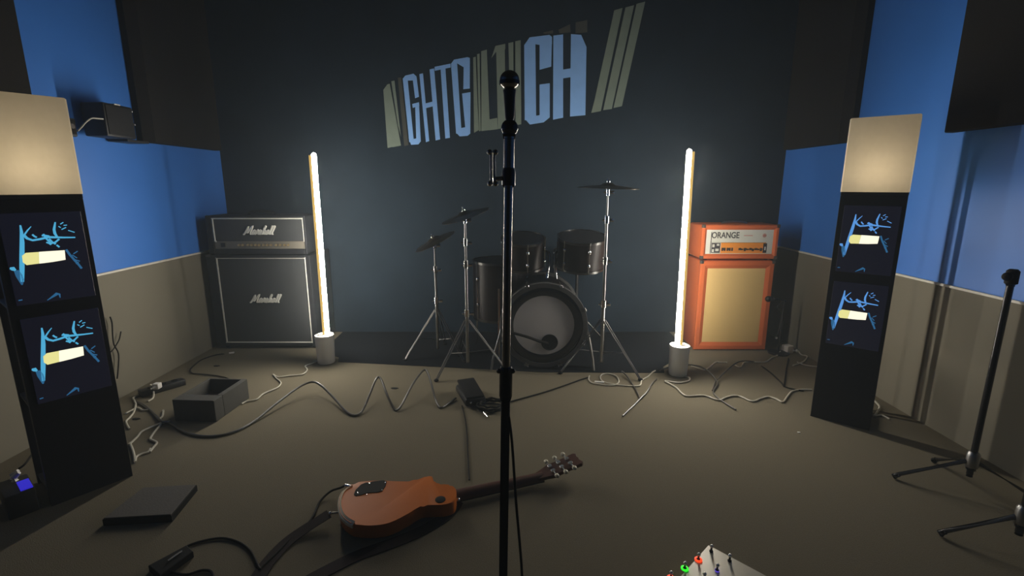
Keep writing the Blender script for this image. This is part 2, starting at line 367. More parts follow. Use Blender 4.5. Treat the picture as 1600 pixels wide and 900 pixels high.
def lamp_tower(loc, rotz, label, blue):
    t_ = thing('lamp_tower', label, 'floor lamp', loc, rotz, 'black lamp towers with glowing shades')
    w = .255; p = .021; hb = 1.168
    for (x, y) in ((0, .013), (w-p, .013), (0, w-p), (w-p, w-p)):
        obj('post', add_box(B(), x, y, 0, x+p, y+p, hb-.018, .002), 'black_wood', t_)
    obj('front_panel', add_box(B(), 0, 0, 0, w, .0125, hb-.018, .001), 'black_wood', t_)
    obj('top_board', add_box(B(), -.001, 0, hb-.018, w+.001, w, hb, .003), 'black_wood', t_)
    for zz in (.03, .385, .765):
        obj('shelf', add_box(B(), p*.2, .013, zz, w-p*.2, w-.004, zz+.014, .002), 'black_wood', t_)
    # shade: four walls and a lid, hollow, with rounded upright edges
    sh = B(); z0, z1, e, rr, th = hb, hb+.337, .003, .007, .003
    def rrect(x0, y0, x1, y1, r):
        out = []
        for (cx, cy, a0) in ((x1-r, y1-r, 0), (x0+r, y1-r, PI/2), (x0+r, y0+r, PI), (x1-r, y0+r, 1.5*PI)):
            for k in range(5): out.append((cx+r*math.cos(a0+k*PI/8), cy+r*math.sin(a0+k*PI/8)))
        return out
    ring = rrect(-e, -e, w+e, w+e, rr); top = rrect(-e+.004, -e+.004, w+e-.004, w+e-.004, rr)
    rows = [[sh.verts.new((q[0], q[1], z)) for q in R_] for (R_, z) in ((ring, z0), (ring, z1-.005), (top, z1))]
    for a, b in zip(rows[:-1], rows[1:]):
        for k in range(len(a)): sh.faces.new((a[k], a[(k+1) % len(a)], b[(k+1) % len(a)], b[k]))
    sh.faces.new(rows[-1])
    so = obj('lamp_shade', sh, 'shade', t_, True)
    bl = B(); add_lathe(bl, [(0, 0), (.013, 0), (.013, .03), (.028, .06), (.032, .085), (.024, .11), (0, .118)], 20, T3(w/2, w/2, hb+.02))
    obj('bulb', bl, 'bulb', so, True)
    for dz in (0.0, .3705):
        sc_ = obj('screen', add_box(B(), .022, -.007, .413+dz, .240, .0002, .735+dz, .002), 'screen', t_)
        y0, y1 = -.0082, -.0070
        off = lambda pts: [(a, z+dz) for (a, z) in pts]
        bm = B()
        flat_stroke(bm, off(ART['upright']), [.004, .008, .012, .013, .013, .009], y0, y1)
        flat_stroke(bm, off(ART['tick']), [.002, .004, .005], y0, y1)
        flat_stroke(bm, off(ART['branch']), [.009, .008, .007, .007, .008, .007, .0055, .0045], y0, y1)
        flat_stroke(bm, off(ART['fork']), [.004, .0075, .008, .006], y0, y1)
        for s_ in ART['scribbles']: flat_stroke(bm, off(s_), .0055, y0, y1)
        for s_ in ART['dashes']: flat_stroke(bm, off(s_), .0032, y0, y1)
        flat_stroke(bm, off(ART['blob']), [.006, .014, .006], y0, y1)
        obj('screen_drawing', bm, blue, sc_)
        bm = B()
        for i, s_ in enumerate(ART['spray']): flat_stroke(bm, off(s_), .007 if i == 0 else .0035, y0, y1)
        obj('screen_marks', bm, 'glow_blue_dim', sc_); bm = B()
        flat_stroke(bm, off(ART['smear']), [.012, .017, .014, .004], y0, y1)
        obj('screen_marks', bm, 'glow_blue_dim', sc_); bm = B()
        flat_stroke(bm, off(ART['edge_glint']), [.002, .010, .006, .002], y0, y1)  # highlights along the screen's bottom edge, painted as glowing strokes
        for s_ in ART['foot']: flat_stroke(bm, off(s_), .0035, y0, y1)
        obj('screen_marks', bm, 'glow_blue_dim', sc_)
        mt = Matrix(((1, 0, 0, 0), (0, 0, 1, 0), (0, 1, 0, dz), (0, 0, 0, 1)))
        bm = B(); add_prism(bm, ART['bar_left'], y0-.0003, y1, mt); obj('yellow_bar', bm, 'glow_yellow', sc_)
        bm = B(); add_prism(bm, ART['bar_right'], y0-.0003, y1, mt)
        obj('white_bar', bm, 'glow_white', sc_)
    return t_
lamp_tower((-1.755, 1.642, 0), math.atan2(.795, .607), 'black tower by left wall with glowing square shade and two screens', 'glow_blue')
lamp_tower((1.584, 2.387, 0), math.radians(-39), 'black tower by right wall with glowing square shade and two screens', 'glow_blue_right')

# ------------------------------------------------------------------ black amp stack
def script_logo(cx, cz, y, width, parent):
    s = [(-.25, .05), (0, .1), (.25, .9), (.5, 2.0), (.62, .3), (1.05, 1.2), (1.5, 2.1), (1.45, .9), (1.55, .1), (1.85, .2), (2.1, .75), (2.45, 1.0), (2.1, .95), (1.9, .45),
         (2.15, .05), (2.45, .4), (2.6, 1.0), (2.58, .2), (2.8, .1), (3.0, .8), (3.1, 1.1), (3.35, .85), (3.35, .2), (3.6, .2), (3.85, 1.1), (4.05, .5), (4.0, .1), (3.75, .1), (4.3, .2),
         (4.65, 1.2), (4.75, 2.0), (4.55, 1.8), (4.5, .0), (4.65, .8), (4.95, .95), (4.98, .15), (5.25, .2), (5.5, .75), (5.8, 1.0), (5.5, .95), (5.3, .45), (5.55, .05), (5.8, .4), (5.95, 1.0),
         (5.95, .2), (6.2, .5), (6.5, 1.9), (6.3, 1.9), (6.32, .2), (6.55, .2), (6.85, .7), (7.05, 1.9), (6.85, 1.9), (6.87, .2), (7.15, .1)]
    k = width/8.2; bm = B()
    pts = [Vector((cx+(x+.42*z-3.85)*k, y, cz+(z-1)*k)) for (x, z) in s]
    add_tube(bm, smooth_path(pts, 3), .23*k, 6)
    return obj('logo', bm, 'logo', parent)
def rect_piping(bm, x0, z0, x1, z1, y, r, bottom=True):
    add_tube(bm, [(x0, y, z0), (x0, y, z1)], r, 8); add_tube(bm, [(x1, y, z0), (x1, y, z1)], r, 8)
    add_tube(bm, [(x0-r*.9, y, z1), (x1+r*.9, y, z1)], r, 8)
    if bottom: add_tube(bm, [(x0-r*.9, y, z0), (x1+r*.9, y, z0)], r, 8)
    return bm
mc = thing('speaker_cabinet', 'black guitar speaker cabinet with white piping on the floor at left', 'speaker cabinet', (-1.83, 3.47, 0))
xa, xb = -.375, .375
obj('body', add_box(B(), xa, .02, .018, xb, .385, .706, .014, 3), 'tolex', mc, True)
bm = B()
for (x0, z0, x1, z1) in ((xa, .018, -.305, .706), (.34, .018, xb, .706), (-.305, .018, .34, .05), (-.305, .682, .34, .706)):
    add_box(bm, x0, 0, z0, x1, .03, z1, .006, 2)
obj('front_frame', bm, 'tolex', mc)
obj('grille', add_box(B(), -.304, .012, .05, .339, .024, .682), 'grille', mc)
obj('piping', rect_piping(B(), -.301, .049, .337, .686, .006, .0058), 'piping', mc)['label'] = 'white piping'
script_logo(.023, .385, .004, .235, mc)
for x in (-.33, .33):
    for y in (.06, .34): obj('foot', add_lathe(B(), [(0, 0), (.016, 0), (.02, .02), (0, .02)], 16, T3(x, y, 0)), 'rubber', mc, True)
obj('corner_cap', add_box(B(), xa-.002, -.002, .69, xa+.035, .03, .708, .006), 'corner', mc)
mh = thing('guitar_amplifier', 'black amplifier head with white script logo on black cabinet', 'amplifier', (-1.83, 3.47, .7065))
obj('body', add_box(B(), -.345, .02, .006, .362, .26, .282, .014, 3), 'tolex', mh, True)
bm = B()
for (x0, z0, x1, z1) in ((-.345, .006, -.30, .282), (.345, .006, .362, .282), (-.30, .006, .345, .045), (-.30, .264, .345, .282)):
    add_box(bm, x0, 0, z0, x1, .03, z1, .006, 2)
obj('front_frame', bm, 'tolex', mh)
obj('front_grille', add_box(B(), -.299, .010, .100, .344, .024, .264), 'grille', mh)
obj('control_panel', add_box(B(), -.299, .006, .046, .344, .022, .099, .001), 'gold_panel', mh)
bm = B(); y = .006; r = .0055
add_tube(bm, [(-.296, y, .098), (-.296, y, .262)], r, 8); add_tube(bm, [(-.302, y, .262), (.347, y, .262)], r, 8); add_tube(bm, [(.342, y, .098), (.342, y, .262)], r*.7, 8); add_tube(bm, [(-.296, y, .098), (-.285, y, .098)], r, 8)
obj('piping', bm, 'piping', mh)['label'] = 'white piping'
script_logo(.030, .178, .003, .235, mh)
kb = None
for i, x in enumerate([-.125, -.10, -.062, -.036, -.008, .018, .050, .076, .102, .140, .168, .200, .226]):
    kb_bm = B(); add_lathe(kb_bm, [(0, 0), (.0085, 0), (.0075, .012), (.006, .014), (0, .014)], 14, T3(x, .006, .073) @ ROTX(PI/2))
    obj('knob', kb_bm, 'gold', mh, True)
obj('rocker_switch', add_box(B(), -.255, .0, .058, -.225, .008, .088, .002), 'black', mh)
hb_ = B(); add_tube(hb_, smooth_path([(-.10, .13, .282), (-.08, .13, .300), (0, .13, .306), (.08, .13, .300), (.10, .13, .282)], 4), .009, 8)
obj('carry_handle', hb_, 'rubber', mh, True)
for x in (-.28, .30):
    for y in (.05, .22): obj('foot', add_lathe(B(), [(0, 0), (.012, 0), (.014, .008), (0, .008)], 14, T3(x, y, 0)), 'rubber', mh, True)

# ------------------------------------------------------------------ orange amp stack
def bevel_frame(bm, x0, z0, x1, z1, b, y_out, y_in):
    """four mitred bars whose faces slope in from the outer rim to the inner opening"""
    O = [(x0, z0), (x1, z0), (x1, z1), (x0, z1)]; I = [(x0+b, z0+b), (x1-b, z0+b), (x1-b, z1-b), (x0+b, z1-b)]
    md = [((o[0]*.45+i[0]*.55), (o[1]*.45+i[1]*.55)) for o, i in zip(O, I)]
    rows = [[bm.verts.new((p[0], y, p[1])) for p in R_] for (R_, y) in ((O, .03), (O, y_out+.008), ([(o[0]+(.006 if o[0] == x0 else -.006), o[1]+(.006 if o[1] == z0 else -.006)) for o in O], y_out), (md, y_out), (I, y_in))]
    for a, b_ in zip(rows[:-1], rows[1:]):
        for k in range(4): bm.faces.new((a[k], a[(k+1) % 4], b_[(k+1) % 4], b_[k]))
    return bm
oc = thing('speaker_cabinet', 'orange speaker cabinet with tan grille cloth on floor at right', 'speaker cabinet', (1.612, 3.43, 0))
obj('body', add_box(B(), -.265, .025, .006, .265, .30, .672, .014, 3), 'orange', oc, True)
obj('front_frame', bevel_frame(B(), -.265, .006, .265, .672, .058, .0, .014), 'orange', oc)
obj('grille', add_box(B(), -.208, .0135, .063, .208, .028, .615), 'tan', oc)
for x in (-.22, .22):
    for y in (.05, .26): obj('foot', add_lathe(B(), [(0, 0), (.015, 0), (.018, .008), (0, .008)], 14, T3(x, y, 0)), 'rubber', oc, True)
oh = thing('guitar_amplifier', 'orange amplifier head with white control panel on orange cabinet', 'amplifier', (1.612, 3.43, .673))
obj('body', add_box(B(), -.272, .025, .012, .272, .26, .254, .016, 3), 'orange', oh, True)
obj('front_frame', bevel_frame(B(), -.272, .012, .272, .254, .036, .0, .012), 'orange', oh)
pn = obj('front_panel', add_box(B(), -.238, .0115, .046, .238, .026, .220), 'panel_white', oh)
u = lambda a: -.238 + .476*a
v = lambda b: .220 - .174*b
def patch(name, a0, b0, a1, b1, m, lay=0, par=None):
    return obj(name, add_box(B(), u(a0), .0100-lay*.0004, v(b1), u(a1), .0118, v(b0)), m, par or oh)
st = patch('control_strip', .23, .53, .90, .97, 'panel_orange')
patch('panel_line', .072, .10, .082, .97, 'ink'); patch('panel_line', .072, .525, .90, .535, 'ink')
pic = patch('pictogram', .09, .55, .22, .95, 'ink', 0)
for (a, b, c_, d) in ((.10, .60, .135, .72), (.15, .78, .20, .88), (.165, .58, .205, .66), (.10, .80, .13, .92)): patch('pictogram_mark', a, b, c_, d, 'panel_white', 1, pic)
pic2 = patch('pictogram', .86, .56, .915, .95, 'ink', 1); patch('pictogram_mark', .88, .70, .90, .84, 'panel_white', 2, pic2)
for i, a in enumerate((.255, .29, .33, .365, .40)): patch('symbol', a-.012, .74, a+.014, .87, 'ink', 1)
for i, a in enumerate((.51, .545, .59, .63, .67, .71, .75, .79, .83)): patch('symbol', a-.015, .75+.03*(i % 2), a+.018, .84+.04*(i % 3 == 2), 'ink', 1)
patch('symbol', .50, .785, .87, .81, 'ink', 1)
tx = text_mesh('logo', 'ORANGE', .06, 'ink', oh, (u(.285), .0108, v(.24)), .195, .0010, .0006)
em = B(); add_lathe(em, [(.010, 0), (.013, 0), (.013, .0012), (.010, .0012)], 24, T3(u(.865), .0113, v(.24)) @ ROTX(PI/2), True)
add_box(em, u(.862), .0102, v(.30), u(.868), .0116, v(.18)); add_box(em, u(.848), .0102, v(.26), u(.882), .0116, v(.22))
obj('emblem', em, 'red_ink', oh)
patch('small_print', .56, .23, .69, .255, 'red_ink')
for i, a in enumerate((.27, .345, .52, .60, .68, .76, .83)):
    k_ = B(); add_lathe(k_, [(0, 0), (.008, 0), (.007, .010), (0, .011)], 14, T3(u(a), .0105, v(.79)) @ ROTX(PI/2)); obj('knob', k_, 'ink', oh, True)
for (x, z) in ((-.262, .244), (-.262, .022), (.262, .022), (.262, .244)):
    cb = B(); add_box(cb, x-.013, -.003, z-.013, x+.013, .02, z+.013, .006, 2); obj('corner_cap', cb, 'corner', oh, True)
for (x, z) in ((-.255, .662), (.255, .662)):
    cb = B(); add_box(cb, x-.013, -.003, z-.013, x+.013, .02, z+.013, .006, 2); obj('corner_cap', cb, 'corner', oc, True)
hb_ = B(); add_tube(hb_, smooth_path([(-.09, .12, .254), (-.07, .12, .264), (0, .12, .268), (.07, .12, .264), (.09, .12, .254)], 4), .008, 8)
obj('carry_handle', hb_, 'dull_chrome', oh, True)
for x in (-.22, .22):
    for y in (.05, .22): obj('foot', add_lathe(B(), [(0, 0), (.012, 0), (.015, .013), (0, .013)], 14, T3(x, y, -.0005)), 'rubber', oh, True)
# microphone in front of the orange cabinet
am = thing('amp_microphone', 'small dark microphone on short stand at right edge of orange cabinet', 'microphone', (1.94, 3.37, 0))
bm = B(); add_lathe(bm, [(0, 0), (.07, 0), (.07, .012), (.02, .02), (0, .02)], 28); obj('stand_base', bm, 'black', am, True)
obj('stand_pole', add_tube(B(), [(0, 0, .02), (0, 0, .40)], .007, 10), 'black', am, True)
obj('boom_arm', add_tube(B(), [(.01, 0, .39), (-.05, -.004, .405), (-.09, -.01, .41)], .007, 8), 'black', am, True)
bm = B(); add_tube(bm, [(-.075, -.01, .41), (-.09, -.01, .41), (-.105, -.01, .41)], [.012, .016, .016], 14); add_ball(bm, (-.122, -.012, .41), .022, 16); obj('microphone_body', bm, 'black', am, True)

# ------------------------------------------------------------------ drum kit
bm = B(); add_prism(bm, [(-1.205, 3.19), (-.45, 3.09), (.20, 3.00), (.995, 2.99), (1.02, 3.10), (1.30, 3.40), (1.31, 3.89), (-1.41, 3.89), (-1.40, 3.40), (-1.23, 3.28)], .0004, .003)
tag(obj('drum_rug', bm, 'rug'), 'black rug under the drum kit reaching back to the dark wall', 'rug')
def rotY(p0, p1):   # matrix turning +z onto p1-p0 and moving to p0
    d = Vector(p1)-Vector(p0)
    return Matrix.Translation(Vector(p0)) @ d.to_track_quat('Z', 'Y').to_matrix().to_4x4()
KX, KY, KZ, KR = .208, 3.05, .300, .287
kd = thing('kick_drum', 'bass drum facing the room with grey head and black hoop', 'drum', (KX, KY, 0))
mt = T3(0, 0, KZ) @ ROTX(-PI/2)     # local z -> world +y
bm = B(); add_lathe(bm, [(.268, .035), (.268, .42), (.262, .42), (.262, .035)], 56, mt, True); obj('shell', bm, 'drum_wrap', kd, True)
bm = B(); add_lathe(bm, [(.256, .0), (.285, .0), (.287, .003), (.287, .038), (.270, .040), (.256, .034)], 64, mt, True); obj('front_hoop', bm, 'hoop', kd, True)
bm = B(); add_lathe(bm, [(.200, .012), (.212, .008), (.250, .006), (.257, .010), (.257, .024), (.200, .024)], 64, mt, True); obj('head_ring', bm, 'black_gloss', kd, True)
bm = B(); add_lathe(bm, [(0, .016), (.258, .016), (.258, .022), (0, .022)], 64, mt); obj('drum_head', bm, 'drum_head', kd, True)
bm = B(); add_lathe(bm, [(.270, .40), (.287, .402), (.287, .440), (.256, .440)], 56, mt, True); obj('rear_hoop', bm, 'hoop', kd, True)
pm = T3(.040, 0, KZ-.115) @ ROTX(-PI/2)
bm = B(); add_lathe(bm, [(0, .0125), (.043, .0125), (.046, .0125), (.052, .0105), (.055, .0125), (.055, .017), (0, .017)], 32, pm); obj('port_hole', bm, 'rubber', kd, True)
for a in range(8):
    an = math.radians(22.5+45*a); cx_, cz_ = math.cos(an), math.sin(an)
    bm = B(); add_tube(bm, [(cx_*.279, .10, KZ+cz_*.279), (cx_*.279, .16, KZ+cz_*.279)], .009, 8); add_tube(bm, [(cx_*.284, -.004, KZ+cz_*.284), (cx_*.281, .12, KZ+cz_*.281)], .0042, 6)
    obj('lug', bm, 'dull_chrome', kd, True)
    bm = B(); add_box(bm, -.012, -.008, -.006, .012, .014, .010, .003, 1, T3(cx_*.284, 0, KZ+cz_*.284) @ Matrix.Rotation(-an+PI/2, 4, 'Y')); obj('claw', bm, 'dull_chrome', kd)
obj('spur', add_tube(B(), smooth_path([(.255, .12, .41), (.285, .03, .28), (.318, -.02, .10), (.328, -.035, .008)], 4), .0085, 16), 'spur', kd, True)
obj('spur', add_tube(B(), smooth_path([(-.262, .12, .40), (-.285, .03, .25), (-.330, .0, .09), (-.345, -.02, .006)], 4), .0075, 10), 'dull_chrome', kd, True)
kc = obj('drum_cable', add_tube(B(), smooth_path([(-0.058,3.030,0.266), (0.000,3.030,0.261), (0.092,3.035,0.234), (0.176,3.045,0.200), (0.236,3.055,0.179)], 5), .0095, 8), 'black_cable', None, True)
tag(kc, 'thick black lead curving across the bass drum head into its port', 'cable')
def drum(name, label, x, y, z, r, h, tilt=0.0, cat='drum', legs=None):
    t_ = thing(name, label, cat, (x, y, z))
    R_ = ROTX(tilt)
    bm = B(); add_lathe(bm, [(r-.006, .01), (r, .01), (r, h-.01), (r-.006, h-.01)], 40, R_, True); obj('shell', bm, 'drum_wrap', t_, True)
    bm = B(); add_lathe(bm, [(0, h-.004), (r*.985, h-.004), (r, h-.008), (0, h-.010)], 40, R_); obj('drum_head', bm, 'black', t_, True)
    for zz in (0, h-.016):
        bm = B(); add_lathe(bm, [(r-.003, zz), (r+.007, zz), (r+.007, zz+.016), (r-.002, zz+.018)], 40, R_, True); obj('hoop', bm, 'hoop_chrome', t_, True)
    for k in range(6):
        an = 2*PI*k/6 - PI/2 + .18; c_, s_ = math.cos(an), math.sin(an)
        bm = B(); add_tube(bm, [R_ @ Vector((c_*(r+.008), s_*(r+.008), .004)), R_ @ Vector((c_*(r+.008), s_*(r+.008), h+.004))], .0035, 6)
        for q in (.28, .72):
            add_ball(bm, R_ @ Vector((c_*(r+.005), s_*(r+.005), h*q)), .011, 10, (1, 1, 1.5))
        obj('lug', bm, 'chrome', t_, True)
    if legs:
        for k in range(3):
            an = 2*PI*k/3 + .5; c_, s_ = math.cos(an), math.sin(an)
            bm = B(); add_tube(bm, [(c_*(r+.014), s_*(r+.014), h*.6), (c_*(r+.014), s_*(r+.014), -z+.05), (c_*(r+.03), s_*(r+.03), -z+.006)], .006, 8); obj('leg', bm, 'chrome', t_, True)
    return t_
drum('floor_tom', 'dark brown floor tom on three legs left of the bass drum', -.085, 3.44, .26, .195, .42, 0, legs=True)
tA = drum('rack_tom', 'dark rack tom above the bass drum right behind the mic stand', .075, 3.30, .66, .145, .20, .22)
tB = drum('rack_tom', 'dark rack tom with bright lugs above right side of bass drum', .47, 3.30, .655, .160, .215, .20)
for t_, sg in ((tA, 1), (tB, -1)):
    obj('mount_arm', add_tube(B(), smooth_path([(sg*.148, .02, .10), (sg*.174, .0, .09), (sg*.178, -.01, .02), (sg*.165, -.02, -.085)], 4), .010, 10), 'chrome', t_, True)
sn = drum('snare_drum', 'snare drum with chrome hoops behind the right rack tom', .50, 3.68, .58, .178, .14, .05)
bm = B()
add_tube(bm, [(0, 0, -.36), (0, 0, -.02)], .012, 10)
obj('stand_post', bm, 'black', sn, True)
for k in range(3):
    an = 2*PI*k/3; obj('basket_arm', add_tube(B(), [(0, 0, -.06), (.10*math.cos(an), .10*math.sin(an), -.03), (.195*math.cos(an), .195*math.sin(an), .012)], .006, 8), 'chrome', sn, True)
    obj('leg', add_tube(B(), [(0, 0, -.33), (.22*math.cos(an), .22*math.sin(an), -.572)], .008, 8), 'chrome', sn, True)
def tripod(t_, hub, foot_r, ang0, m='leg_chrome', r=.0062, brace=True):
    for k in range(3):
        an = ang0 + 2*PI*k/3; c_, s_ = math.cos(an), math.sin(an)
        f = Vector((foot_r*c_, foot_r*s_, .009))
        leg = B(); side = Vector((-s_, c_, 0))*.011
        for q in (-1, 1): add_tube(leg, [Vector((c_*.012, s_*.012, hub))+side*q, f+side*q*.6], r*.62, 8)
        if brace: add_tube(leg, [Vector((c_*.01, s_*.01, hub*.36)), Vector((foot_r*c_*.55, foot_r*s_*.55, hub*.45))], r*.5, 8)
        lo_ = obj('leg', leg, m, t_, True)
        fb = B(); add_ball(fb, f, .013, 12, (1.2, 1.2, .7)); obj('rubber_foot', fb, 'rubber', lo_, True)
def cymbal(t_, c, r, ax, m='cymbal'):
    ax = Vector(ax).normalized(); bm = B()
    mt_ = Matrix.Translation(Vector(c)) @ ax.to_track_quat('Z', 'Y').to_matrix().to_4x4()
    add_lathe(bm, [(.006, .024), (.03, .022), (.045, .010), (r*.6, .003), (r, -.008), (r, -.0095), (r*.6, .0012), (.045, .008), (.03, .019), (.006, .021)], 48, mt_, True)
    obj('cymbal', bm, m, t_, True)
    bm = B(); add_tube(bm, [mt_ @ Vector((0, 0, -.03)), mt_ @ Vector((0, 0, .05))], .004, 8); add_tube(bm, [mt_ @ Vector((0, 0, .026)), mt_ @ Vector((0, 0, .036))], .012, 12)
    add_box(bm, -.016, -.004, .036, .016, .004, .05, .003, 1, mt_); obj('wing_nut', bm, 'chrome', t_, True)
def cymbal_stand(x, y, h, label, tiers, r, ax, ang0, lean=(0, 0), foot=.27, hub=.34):
    t_ = thing('cymbal_stand', label, 'cymbal stand', (x, y, 0), 0, 'cymbal stands of the drum kit')
    prev = .05
    for i, (zt, rr) in enumerate(tiers):
        obj('tube', add_tube(B(), [(lean[0]*prev/h, lean[1]*prev/h, prev), (lean[0]*zt/h, lean[1]*zt/h, zt)], rr, 48), 'dull_chrome', t_, True)
        bm = B(); px_, py_ = lean[0]*zt/h, lean[1]*zt/h
        add_tube(bm, [(px_, py_, zt-.035), (px_, py_, zt+.012)], rr+.006, 12); add_box(bm, px_+rr+.002, py_-.006, zt-.026, px_+rr+.034, py_+.006, zt-.004, .004); add_tube(bm, [(px_-rr-.02, py_, zt-.015), (px_-rr, py_, zt-.015)], .006, 8)
        obj('height_clamp', bm, 'chrome', t_, True)
        prev = zt
    cymbal(t_, (lean[0], lean[1], h), r, ax)
    tripod(t_, hub, foot, ang0)
    return t_
cymbal_stand(-.292, 3.05, 1.02, 'chrome cymbal stand left of kick drum with upward tilted cymbal', [(.40, .0115), (.72, .010), (.86, .008), (1.0, .0065)], .155, (-.30, -.10, .95), -2.3)
cymbal_stand(-.53, 3.32, .83, 'low cymbal stand standing farthest left in the drum kit', [(.42, .0105), (.64, .009), (.81, .0065)], .15, (-.42, -.12, .90), -.6, foot=.24)
cymbal_stand(.592, 3.06, 1.19, 'tall double chrome cymbal stand right of kick drum with flat cymbal', [(.46, .0125), (.74, .0105), (1.0, .010), (1.17, .006)], .19, (.03, -.02, 1), -.75, foot=.29)

# ------------------------------------------------------------------ microphone stand in front
ms = thing('microphone_stand', 'tall black microphone stand standing in centre foreground', 'microphone stand', (-.026, 1.075, 0))
lx = .020   # slight lean to the right
P_ = lambda z: (lx*z/1.3, 0, z)
bm = B(); add_lathe(bm, [(0, 0), (.125, 0), (.13, .006), (.127, .014), (.03, .026), (.022, .05), (0, .05)], 48); obj('round_base', bm, 'black', ms, True)
obj('lower_tube', add_tube(B(), [P_(.04), P_(.66), P_(.77)], .0108, 64), 'rubber', ms, True)
bm = B(); add_tube(bm, [P_(.70), P_(.712), P_(.775), P_(.785)], [.012, .0155, .0155, .0125], 64); add_ball(bm, (lx*.6-.017, -.004, .775), .006, 10); add_ball(bm, (lx*.6+.016, -.004, .775), .006, 10); obj('height_clutch', bm, 'black_gloss', ms, True)
obj('upper_tube', add_tube(B(), [P_(.775), P_(1.205)], .0094, 64), 'black_chrome', ms, True)
bm = B(); add_tube(bm, [P_(1.195), P_(1.20), P_(1.228), P_(1.236)], [.0115, .0145, .0145, .012], 64); obj('top_collar', bm, 'black_gloss', ms, True)
obj('extension_tube', add_tube(B(), [P_(1.23), P_(1.30)], .0115, 64), 'black_chrome', ms, True)
bm = B(); add_ball(bm, (lx+.001, 0, 1.318), .018, 40); add_tube(bm, [P_(1.295), P_(1.305), P_(1.328)], [.0125, .014, .014], 64); obj('swivel_joint', bm, 'black_gloss', ms, True)
br = B(); bx = -.034
for zz in (1.203, 1.268):
    for q in (-1, 1): add_ball(br, (bx+lx*.95+q*.006, -.01, zz), .0058, 24)
for q in (-1, 1): add_tube(br, [(bx+lx*.95+q*.0035, -.01, 1.206), (bx+lx*.95+q*.0035, -.01, 1.265)], .0026, 20)
add_tube(br, [(bx+lx*.95, -.008, 1.212), (lx*.93-.008, 0, 1.215)], .0045, 20)
obj('side_bracket', br, 'black_chrome', ms, True)
mi = thing('microphone', 'dark ball-headed microphone on top of the centre stand', 'microphone', (-.026+lx+.001, 1.073, 1.333))
bm = B(); add_lathe(bm, [(0, 0), (.0085, 0), (.010, .006), (.0125, .05), (.014, .06), (0, .06)], 64); obj('microphone_body', bm, 'black', mi, True)
bm = B(); add_ball(bm, (0, 0, .079), .0205, 24, (1, 1, .95)); obj('grille_ball', bm, 'black_chrome', mi, True)
bm = B(); add_lathe(bm, [(.0195, .070), (.0212, .071), (.0212, .078), (.0195, .079)], 24, None, True); obj('grille_band', bm, 'black_gloss', mi, True)
mcab = obj('microphone_cable', add_tube(B(), smooth_path([(-.008, 1.09, 1.27), (-.011, 1.092, 1.0), (-.015, 1.093, .74), (.000, 1.092, .58), (.010, 1.09, .42), (.024, 1.075, .25), (.030, 1.06, .12), (.045, 1.00, .006), (.02, .86, .006)], 6), .0034, 8), 'black_cable', None, True)
tag(mcab, 'thin black microphone cable hanging down right side of centre stand', 'cable')

# ------------------------------------------------------------------ guitar lying face down
gt = thing('electric_guitar', 'orange-brown single-cutaway electric guitar lying face down on the carpet', 'guitar', (-.42, 1.60, 0))
off2 = lambda pts: [(p[0]+.42, p[1]-1.60) for p in pts]
outline = off2([(-0.619,1.680),(-0.606,1.697),(-0.582,1.705),(-0.549,1.708),(-0.512,1.711),(-0.474,1.707),(-0.432,1.705),(-0.391,1.706),(-0.364,1.722),(-0.340,1.740),(-0.325,1.743),(-0.316,1.733),(-0.309,1.713),(-0.300,1.692),(-0.284,1.685),(-0.260,1.686),(-0.237,1.680),(-0.219,1.663),(-0.210,1.639),(-0.208,1.610),(-0.213,1.585),(-0.226,1.573),(-0.247,1.564),(-0.271,1.562),(-0.299,1.561),(-0.323,1.558),(-0.344,1.541),(-0.363,1.518),(-0.383,1.498),(-0.405,1.478),(-0.428,1.464),(-0.455,1.456),(-0.487,1.453),(-0.517,1.456),(-0.544,1.461),(-0.573,1.481),(-0.598,1.506),(-0.617,1.537),(-0.632,1.574),(-0.640,1.608),(-0.642,1.642),(-0.633,1.665)])
sm = [(p.x, p.y) for p in smooth_path([(p[0], p[1], 0) for p in outline + [outline[0]]], 3)][:-1]
bm = B(); add_prism(bm, sm, .016, .066, None, .006); obj('body', bm, 'mahogany', gt, True)
bp = smooth_path([(p[0], p[1], .0645) for p in off2([(-0.619,1.680),(-0.633,1.665),(-0.642,1.642),(-0.640,1.608),(-0.632,1.574),(-0.617,1.537),(-0.598,1.506),(-0.573,1.481),(-0.544,1.462)])], 4)
bm = B()
cxy = Vector((0.0, 0.0, 0))
rows = []
for i, p in enumerate(bp):
    d = (bp[min(i+1, len(bp)-1)] - bp[max(i-1, 0)]).normalized(); nrm = Vector((d.y, -d.x, 0))
    if nrm.dot(p - Vector((-.07, 0, 0))) < 0: nrm = -nrm
    rows.append([bm.verts.new(p + nrm*.0040 - Vector((0, 0, .016))), bm.verts.new(p + nrm*.0045 + Vector((0, 0, -.0035))), bm.verts.new(p - nrm*.0085 + Vector((0, 0, .0062))), bm.verts.new(p - nrm*.009 - Vector((0, 0, .004)))])
for a, b in zip(rows[:-1], rows[1:]):
    for k in range(4): bm.faces.new((a[k], a[(k+1) % 4], b[(k+1) % 4], b[k]))
bm.faces.new(rows[0]); bm.faces.new(rows[-1][::-1])
obj('binding', bm, 'cream', gt, True)['label'] = 'cream binding round the butt end'
cv = off2([(-0.592,1.621),(-0.594,1.648),(-0.584,1.682),(-0.568,1.696),(-0.554,1.693),(-0.546,1.702),(-0.526,1.706),(-0.504,1.710),(-0.489,1.702),(-0.487,1.672),(-0.492,1.641),(-0.506,1.634),(-0.542,1.631),(-0.563,1.618),(-0.582,1.613)])
bm = B(); add_prism(bm, cv, .0655, .0682, None, .0006); co = obj('cavity_cover', bm, 'rubber', gt)
tg = off2([(-0.264,1.592)])[0]
